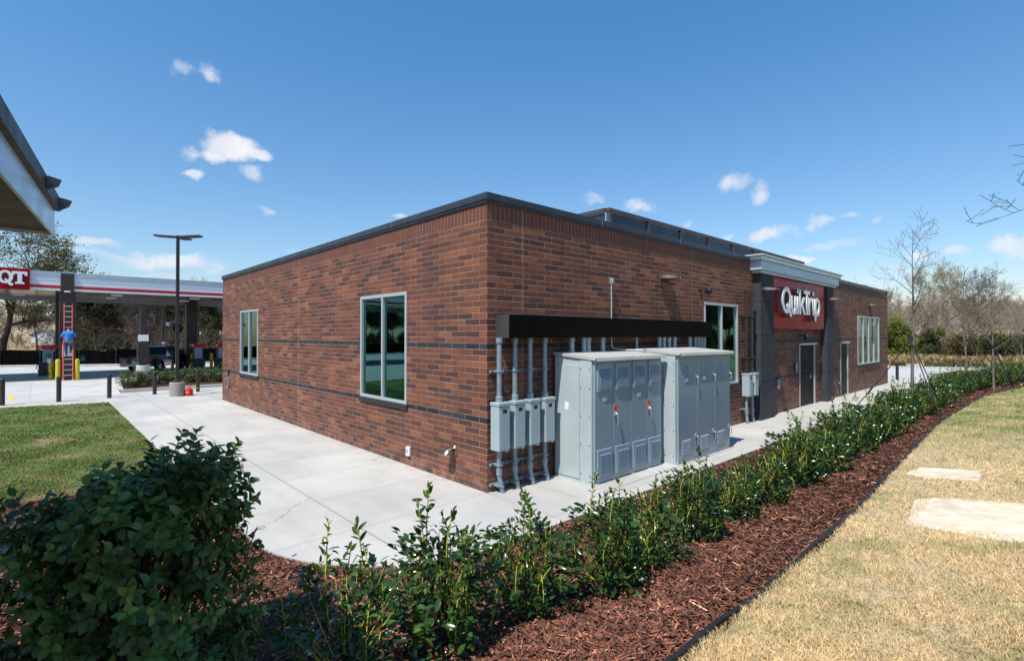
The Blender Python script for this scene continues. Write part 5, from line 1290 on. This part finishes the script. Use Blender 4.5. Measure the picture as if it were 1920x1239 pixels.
# woodland trees: a few kinds, each repeated as individual trees
def pine(seed, H, dens):
    tr = bare_tree(seed, H, .30, .17, 3, (22, 6, 4), .25, first=.38, wig=.06, mintw=.02)
    return tr, tufts(tr[2], dens, .17, seed + 1, .30, .45, (.5, 1.5))
W1 = bare_tree(41, 9.5, .42, .14, 4, (15, 7, 5, 4), .62, first=.22, wig=.10, mintw=.011)
W2 = bare_tree(42, 10.5, .36, .12, 4, (15, 7, 5, 4), .72, first=.30, wig=.08, mintw=.011)
M_tw = mat('wood_twigs', (.40, .315, .245), .95, var=.2, vs=.2); M_tw2 = mat('pale_wood_twigs', (.52, .41, .31), .95, var=.2, vs=.2)
rr = random.Random(77)
K = {}
def wood_kind(kind, label, loc, rz, s):
    if kind in K: return dup(K[kind], loc, label, rz, s)
    g = 'trees of the wood beyond the lot' if loc[0] > 20 else 'trees of the wood beyond the canopy'
    if kind == 'grey': o = make_tree('bare_tree', W1, label, 'tree', g, loc, M_bark, M_tw, rz=rz, s=s)
    if kind == 'pale': o = make_tree('bare_tree', W2, label, 'tree', g, loc, mat('pale_bark', (.42, .37, .30), .9), M_tw2, rz=rz, s=s)
    if kind == 'bud': o = make_tree('budding_wood_tree', W2, label, 'tree', g, loc, M_bark, M_tw, tufts(W2[2], 2200, .085, 9, .22), M_budd, rz=rz, s=s)
    if kind == 'rust': o = make_tree('rusty_wood_tree', W1, label, 'tree', g, loc, M_bark, M_tw2, tufts(W1[2], 1500, .09, 10, .22), mat('rust_leaves', (.22, .14, .06), .9, attr=True, trans=.2), rz=rz, s=s)
    if kind == 'pine':
        tr, cr = pine(51, 9.5, 5200); o = make_tree('pine_tree', tr, label, 'pine tree', g, loc, M_barkd, M_barkd, cr, M_pine, rz=rz, s=s)
    if kind == 'dark':
        o = make_tree('bare_tree', W1, label, 'tree', g, loc, M_barkd, mat('dark_twigs', (.075, .058, .048), .95, var=.2, vs=.2), rz=rz, s=s)
    K[kind] = o; return o
LB = dict(grey='bare grey-brown tree in the wood beyond the far kerb', pale='bare tree with pale trunk in the wood beyond the far kerb', bud='tree with yellow-green buds in the wood beyond the far kerb', rust='tree with rusty tan leaves in the wood beyond the far kerb')
for k in range(74):
    px = 1560 + (k % 37) * 16 + rr.uniform(-7, 7) if k < 74 else 0
    dp = rr.uniform(62, 72) if k < 37 else rr.uniform(76, 95)
    kind = rr.choices(['grey', 'pale', 'bud', 'rust'], [4, 2.5, 3.6, 1.6])[0]
    s = rr.uniform(.50, .66) if k < 37 else rr.uniform(.60, .80)
    gx, gy = polar(px, dp); wood_kind(kind, LB[kind], (gx, gy, .0), rr.uniform(0, 6.28), s)
# extra tall ones that stand over the wood
for px, dp, kind, s, lb in ((1722, 66, 'bud', .92, 'tall loose tree with yellow-green buds rising above the wood left of the mound tree'), (1758, 68, 'bud', .98, 'tallest pale green budding tree above the wood'),
                        (1828, 70, 'dark', .98, 'dark bare tree standing above the wood right of the mound tree'), (1870, 78, 'grey', 1.0, 'thin bare tree standing above the wood near the right edge')):
    gx, gy = polar(px, dp); wood_kind(kind, lb, (gx, gy, 0), px, s)

# left wood: pines, dark bare trunks
LBL = dict(pine='dark pine in the wood behind the silt fence', dark='dark bare tree in the wood behind the silt fence', bud='tree with yellow-green buds behind the silt fence')
for k in range(52):
    px = 132 + (k % 26) * 13 + rr.uniform(-6, 6); dp = rr.uniform(60, 72) if k < 26 else rr.uniform(75, 96)
    if k % 26 > 22: px += 6
    kind = rr.choices(['pine', 'dark', 'bud'], [5, 4, .6])[0]; s = rr.uniform(.68, .82) if k < 26 else rr.uniform(.82, .95)
    if kind == 'dark': s *= .9
    gx, gy = polar(px, dp); o = wood_kind(kind, LBL[kind], (gx, gy, 0), rr.uniform(0, 6.28), s); o['group'] = 'trees of the wood beyond the canopy'
for k in range(9):
    px = -60 + k * 20 + rr.uniform(-6, 6); gx, gy = polar(px, rr.uniform(120, 150)); wood_kind(rr.choice(['dark', 'bud', 'pine']), 'distant tree behind the pale house', (gx, gy, 0), rr.uniform(0, 6), .95)['group'] = 'distant trees behind the house'
# thin saplings right behind the silt fence
sap = bare_tree(61, 4.2, .35, .03, 3, (10, 5, 3), .6, first=.2, wig=.12, mintw=.012); s0 = None
for k in range(44):
    px = -10 + k * 10 + rr.uniform(-5, 5); dp = rr.uniform(53, 62) if px < 120 else rr.uniform(51, 60)
    gx, gy = polar(px, dp); lb = 'thin leafless sapling close behind the silt fence'
    if s0 is None: s0 = make_tree('sapling', sap, lb, 'sapling', 'saplings behind the silt fence', (gx, gy, 0), M_bark, mat('sapling_twigs', (.12, .09, .07), .95))
    else: dup(s0, (gx, gy, 0), lb, rr.uniform(0, 6), rr.uniform(.5, 1.1))

# evergreens on the right: soft mounds of leaf faces round a short trunk
def evergreen(seed, H, W, n, size, cone=.0):
    rg = np.random.default_rng(seed); th = []; q = np.zeros(3)
    for i in range(5): th.append((np.array([0, 0, H * .18 * i]), np.array([0, 0, H * .18 * (i + 1)]), .09 - .014 * i, .08 - .014 * i))
    nc = 70; z = rg.uniform(.05, 1, nc); a = rg.uniform(0, 6.28, nc)
    prof_ = (1 - z) ** .8 * .95 + .08 if cone else np.sqrt(np.clip(1 - (z * 1.15 - .35) ** 2 * 1.3, .05, 1)) * (1 - .5 * z)
    r = W * prof_ * rg.uniform(.45, 1, nc); C_ = np.stack([r * np.cos(a), r * np.sin(a), z * H], 1)
    tw = [(np.array([0, 0, c[2] * .7]), c, .03, .012) for c in C_]
    idx = rg.integers(0, nc, n); P = C_[idx] + rg.normal(0, W * .13, (n, 3)); P[:, 2] = np.maximum(P[:, 2], .05)
    A = unit(rg.normal(0, 1, (n, 3)) + np.array([0, 0, .4])); B = unit(np.cross(A, rg.normal(0, 1, (n, 3)))); s = size * rg.uniform(.5, 1.3, (n, 1))
    V = np.stack([P - A * s, P + B * s * .55, P + A * s, P - B * s * .55], 1).reshape(-1, 3); bl = rg.uniform(.5, 1.5, nc)[idx] * rg.uniform(.8, 1.2, n)
    return (th, tw, []), (V, [np.arange(n * 4).reshape(-1, 4)], np.repeat(np.stack([bl * 1.05, bl, bl * .85], 1), 4, 0))
for (px, dp, H, W, n, m, cone, lb, nm) in ((1684, 52, 4.3, 1.7, 9000, M_lime, 0, 'bright yellow-green evergreen beside the far end of the store', 'lime_evergreen'), (1666, 54, 3.0, 1.7, 5000, M_lime, 0, 'yellow-green evergreen half hidden by the store corner', 'lime_evergreen'),
        (1742, 54, 3.0, 1.5, 7000, M_cedar, 1, 'dark conical cedar at the edge of the dry field', 'cedar_tree'), (1718, 57, 1.8, 1.5, 3500, M_lime, 0, 'low yellow-green bush between the lime evergreen and the cedar', 'wild_bush'),
        (1765, 60, 3.6, 1.0, 3000, M_lime, 1, 'thin yellow-green sapling right of the dark cedar', 'wild_bush'),
        (1803, 50, 2.3, 1.6, 7000, mat('rusty_cedar', (.085, .07, .025), .9, attr=True, trans=.15), 0, 'rusty olive cedar behind the mound tree', 'cedar_tree'), (1836, 54, 2.1, 2.0, 6500, M_cedar, 0, 'broad dark green shrub right of the mound tree', 'wild_bush'),
        (1872, 50, 2.5, 1.8, 7000, M_cedar, 0, 'tall dark shrub mass behind the second staked tree', 'wild_bush'), (1905, 53, 2.1, 2.0, 6000, M_cedar, 0, 'dark shrub at the right edge before the wood', 'wild_bush'), (1945, 52, 3.2, 2.4, 4000, M_cedar, 0, 'dark shrub just outside the right edge', 'wild_bush')):
    tr, cr = evergreen(px, H, W, n, .10, cone); gx, gy = polar(px, dp)
    make_tree(nm, tr, lb, 'evergreen', None, (gx, gy, 0), M_barkd, M_barkd, cr, m)
tr, cr = evergreen(9, 3.4, 1.5, 3500, .10, 0); gx, gy = polar(147, 66); make_tree('lime_evergreen', tr, 'bright yellow-green bush seen right of the ladder column', 'evergreen', None, (gx, gy, 1.8), M_barkd, M_barkd, cr, M_lime)

# trees outside the frame that the windows mirror
for k in range(34):
    o = wood_kind('pine' if k % 4 else 'dark', 'pine across the road west of the store, mirrored in the windows', (-42 + rr.uniform(-6, 4) - 5 * (k % 2), 5 + k * 2.8, 0), rr.uniform(0, 6), rr.uniform(.8, 1.1)); o['group'] = 'trees mirrored in the west windows'
for k in range(30):
    o = wood_kind('pine' if k % 3 else 'dark', 'tree south of the dry lawn, mirrored in the long wall windows', (8 + k * 3 + rr.uniform(-2, 2), -30 + rr.uniform(-5, 3), 0), rr.uniform(0, 6), rr.uniform(.8, 1.1)); o['group'] = 'trees mirrored in the south windows'

# low brush at the foot of the trees
br = None
M_brush = mat('tan_brush', (.30, .225, .15), .95, var=.25, vs=.6, attr=True)
tr, cr = evergreen(123, 2.6, 2.0, 5200, .10, 0)
for k in range(22):
    gx, gy = polar(1640 + k * 15 + rr.uniform(-5, 5), rr.uniform(57, 66)); lb = 'tan leafless brush at the foot of the wood'
    if br is None: br = make_tree('leafless_brush', tr, lb, 'evergreen', 'brush under the wood', (gx, gy, 0), M_bark, M_tw, cr, M_brush, s=.8); br['category'] = 'brush'
    else: dup(br, (gx, gy, 0), lb, rr.uniform(0, 6), rr.uniform(.6, 1.15))
dk = None
tr, cr = evergreen(124, 2.8, 2.4, 5200, .12, 0)
for k in range(58):
    if k < 26: p_ = (-37 + rr.uniform(-2, 2), 0 + k * 3.6); g_ = 'brush mirrored in the west windows'; lb = 'dark brush across the road west of the store'
    elif k < 44: p_ = (10 + (k - 26) * 5, -27 + rr.uniform(-1, 1)); g_ = 'brush mirrored in the south windows'; lb = 'dark brush south of the dry lawn'
    else: p_ = polar(135 + (k - 44) * 22, rr.uniform(66, 84)); g_ = 'brush behind the silt fence'; lb = 'dark brush in the wood behind the silt fence'
    if dk is None: dk = make_tree('dark_brush', tr, lb, 'brush', g_, (*p_, 0), M_barkd, M_barkd, cr, M_cedar)
    else: o = dup(dk, (*p_, 0), lb, rr.uniform(0, 6), rr.uniform(.7, 1.2)); o['group'] = g_

# distant house
hx, hy = polar(83, 118); hs = thing('house', 'pale gabled house seen among trees under the left of the canopy', 'house', (hx, hy, .6), rz=YAW - R(90))
MB().box(-3.0, 2.4, 0, 6, 0, 1.9).add([(-3.0, -.01, 1.9), (2.4, -.01, 1.9), (-.3, -.01, 3.1)], [(0, 1, 2)]).build('wall', M_house, hs)
MB().add([(-3.4, -.3, 1.8), (-.3, -.3, 3.2), (2.8, -.3, 1.8), (-3.4, 6, 1.8), (-.3, 6, 3.2), (2.8, 6, 1.8), (-3.4, -.3, 1.9), (-.3, -.3, 3.32), (2.8, -.3, 1.9), (-3.4, 6, 1.9), (-.3, 6, 3.32), (2.8, 6, 1.9)], [(6, 7, 10, 9)[::-1], (7, 8, 11, 10)[::-1], (0, 1, 7, 6), (1, 2, 8, 7), (0, 6, 9, 3), (2, 5, 11, 8)]).build('roof', M_hroof, hs)
MB().box(3.0, 9, -1, 5, 0, 1.7).add([(2.8, -1.2, 1.7), (9.2, -1.2, 1.7), (9.2, 2, 2.9), (2.8, 2, 2.9)], [(0, 1, 2, 3)]).build('side_wing', mat('brown_siding', (.12, .07, .05), .9), hs)
MB().box(-1.2, .6, -.04, -.005, .3, 1.3).build('garage_door', M_white, hs)
# pale road bands and parked things far off, left
for yv, wd_ in ((75, 1.6), (96, 1.6)):
    a = polar(-60, yv); b_ = polar(440, yv * .98); n_ = Vector((b_[0] - a[0], b_[1] - a[1], 0)).normalized(); m_ = Vector((-n_.y, n_.x, 0)) * wd_
    z = .35 if yv < 80 else .75
    struct(MB().add([(a[0], a[1], z), (b_[0], b_[1], z), (b_[0] + m_.x, b_[1] + m_.y, z), (a[0] + m_.x, a[1] + m_.y, z)], [(0, 1, 2, 3)]).build('far_road', M_kerb))

from collections import defaultdict
cnt = defaultdict(list)
for o in list(bpy.data.objects):
    if o.parent is None and o.get('group') and o.get('category') in ('tree', 'pine tree', 'sapling', 'evergreen', 'brush'): cnt[o['label']].append(o)
def bearing(o): v = o.location - CAM; return v.dot(Rt) / max(.1, v.dot(Fw))
for lb, os_ in cnt.items():
    if len(os_) < 2: continue
    os_.sort(key=bearing)
    for i, o in enumerate(os_): o['label'] = lb + ', ' + ordw(i + 1) + ' from left'

# ------------------------------------------------------------------ ground cover: grass blades, mulch chips, dry field stalks
def vnoise(X, Y, s, seed):
    g = np.random.default_rng(seed).uniform(0, 1, (64, 64)); x, y = X / s, Y / s; i, j = np.floor(x).astype(int), np.floor(y).astype(int); fx, fy = x - i, y - j
    fx, fy = fx * fx * (3 - 2 * fx), fy * fy * (3 - 2 * fy); G = lambda a, b: g[a % 64, b % 64]
    return (G(i, j) * (1 - fx) + G(i + 1, j) * fx) * (1 - fy) + (G(i, j + 1) * (1 - fx) + G(i + 1, j + 1) * fx) * fy
def blades(name, n, region, zf, m, hgt, wid, rmin, rmax, seed, pxr=(-100, 2050), lean=.5, label=None):
    rg = np.random.default_rng(seed); r = np.exp(rg.uniform(math.log(rmin), math.log(rmax), n)); px = rg.uniform(*pxr, n); v0 = (px - 960) / 957.73
    X = CAM.x + r * (Fw.x + Rt.x * v0); Y = CAM.y + r * (Fw.y + Rt.y * v0); k = region(X, Y); X, Y, r = X[k], Y[k], r[k]; cl = .5 * vnoise(X, Y, .16, 1) + .3 * vnoise(X, Y, .45, 2) + .2 * vnoise(X, Y, 1.3, 3); k = rg.uniform(.0, .72, len(X)) < cl + .12; X, Y, r, cl = X[k], Y[k], r[k], cl[k]; n = len(X)
    P = np.stack([X, Y, zf(X, Y) - .005], 1); a = rg.uniform(0, 6.28, n); u = np.stack([np.cos(a), np.sin(a), 0 * a], 1); b = rg.uniform(0, 6.28, n); l = rg.uniform(.1, 1, n)[:, None] * lean
    d = np.stack([np.cos(b), np.sin(b), 0 * b], 1) * l; h = (hgt * rg.uniform(.4, 1.1, n) * (.55 + .9 * cl))[:, None]; w_ = (wid * np.maximum(1, r / 5.5))[:, None] * .5
    z = np.array([[0, 0, 1.]])
    V = np.stack([P - u * w_, P + u * w_, P + (z + d * .5) * h * .55 - u * w_ * .8, P + (z + d * .5) * h * .55 + u * w_ * .8, P + (z * (1 - .25 * l) + d * 1.5) * h], 1).reshape(-1, 3)
    i = (np.arange(n) * 5)[:, None]; t = rg.uniform(.62, 1.2, (n, 1)) * (.80 + .4 * cl[:, None]); T = np.repeat(np.concatenate([t, t * rg.uniform(.95, 1.04, (n, 1)), t * rg.uniform(.8, 1.05, (n, 1))], 1), 5, 0)
    o = npmesh(name, V, [i + np.array([[0, 1, 3, 2]]), i + np.array([[2, 3, 4]])], m, None, T); o['kind'] = 'stuff'
    if label: o['label'] = label; o['category'] = 'grass'
    return o
def in_slab(X, Y): return ((X > 4.2) & (X < 4.9) & (Y > -5.66) & (Y < -5.05)) | ((X > 1.55) & (X < 2.86) & (Y > -6.5) & (Y < -5.45))
blades('dry_grass', 420000, lambda X, Y: (Y < edge_lo(X) - .02) & ~in_slab(X, Y), height, M_blade_dry, .050, .006, 2.6, 34, 1, (900, 2000), .9, 'dormant tan lawn grass with greener patches')
blades('green_grass', 90000, lambda X, Y: (X < -3.52) & (Y > 4.0) & (Y < 18.8 + .26 * (-3.5 - X)), lambda X, Y: .012 + (Y < 7) * height(X, Y), M_blade_green, .05, .006, 7, 34, 2, (-60, 330), .6, 'short green lawn grass beside the walkway')
def chips(n, region, zf, rmin, rmax, seed, pxr):
    rg = np.random.default_rng(seed); r = np.exp(rg.uniform(math.log(rmin), math.log(rmax), n)); px = rg.uniform(*pxr, n); v0 = (px - 960) / 957.73
    X = CAM.x + r * (Fw.x + Rt.x * v0); Y = CAM.y + r * (Fw.y + Rt.y * v0); k = region(X, Y); X, Y, r = X[k], Y[k], r[k]; n = len(X)
    P = np.stack([X, Y, zf(X, Y) + rg.uniform(-.004, .022, n)], 1); a = rg.uniform(0, 6.28, n)
    u = unit(np.stack([np.cos(a), np.sin(a), rg.normal(0, .28, n)], 1)); v_ = unit(np.cross(u, unit(rg.normal(0, .35, (n, 3)) + np.array([0, 0, 1.])))); nn = np.cross(u, v_)
    L = (rg.gamma(2.2, .0135, n) + .011)[:, None]; W = (rg.uniform(.004, .011, n) * np.maximum(1, r / 9))[:, None]; h = W * .5
    V = np.stack([P - u * L - v_ * W * .6, P - u * L * .8 + v_ * W, P + u * L * .95 + v_ * W * .5, P + u * L - v_ * W * .8, P - u * L * .7 + nn * h, P + u * L * .7 + nn * h * .8], 1).reshape(-1, 3)
    i = (np.arange(n) * 6)[:, None]; t = np.clip(rg.lognormal(-.10, .55, n), .25, 3.4)[:, None]; pale = (rg.uniform(0, 1, (n, 1)) < .06) * 1.0
    T = np.repeat(np.concatenate([t * (1 + pale * 1.3), t * (1 + pale * 2.2), t * (1 + pale * 2.4)], 1), 6, 0)
    o = npmesh('mulch_chips', V, [i + np.array([[0, 3, 5, 4]]), i + np.array([[4, 5, 2, 1]]), i + np.array([[0, 4, 1, 1]])[:, :3], i + np.array([[3, 2, 5]])], M_chip, None, T); o['kind'] = 'stuff'
    o['label'] = 'shredded red-brown mulch chips covering the planting bed'; o['category'] = 'mulch'
chips(300000, lambda X, Y: (Y > edge_lo(X) + .0) & (dwalk(X, Y) > -.015) & (Y < edge_hi(X)) & ((X > -3.4) | (Y < 4.0)), mulch_z, 2.2, 30, 7, (-60, 2000))
# stalks in the dry field on the right
blades('field_grass', 26000, lambda X, Y: (X > 50) & (Y > -30), lambda X, Y: -.05 + 0 * X, mat('straw_stalks', (.42, .29, .17), .9, attr=True, trans=.2), .75, .03, 45, 62, 5, (1660, 2000), .5, 'tall dry straw grass in the field before the wood')
# stray leaves and straw on the mulch
rg = np.random.default_rng(44); n = 70; X = rg.uniform(-3, 7, n); Y = rg.uniform(-4.6, -2.2, n); P = np.stack([X, Y, mulch_z(X, Y) + .02], 1)
V, F, T = leaves(P, rg.normal(0, 1, (n, 3)) * np.array([1, 1, .1]), rg.normal(0, .3, (n, 3)) + np.array([0, 0, 1]), rg.uniform(.03, .06, n), rg.uniform(.008, .014, n), rg, rg.uniform(.6, 1.2, (n, 3)))
o = npmesh('fallen_leaves', V, F, mat('dead_leaf', (.42, .27, .12), .8, attr=True), None, T); o['kind'] = 'stuff'
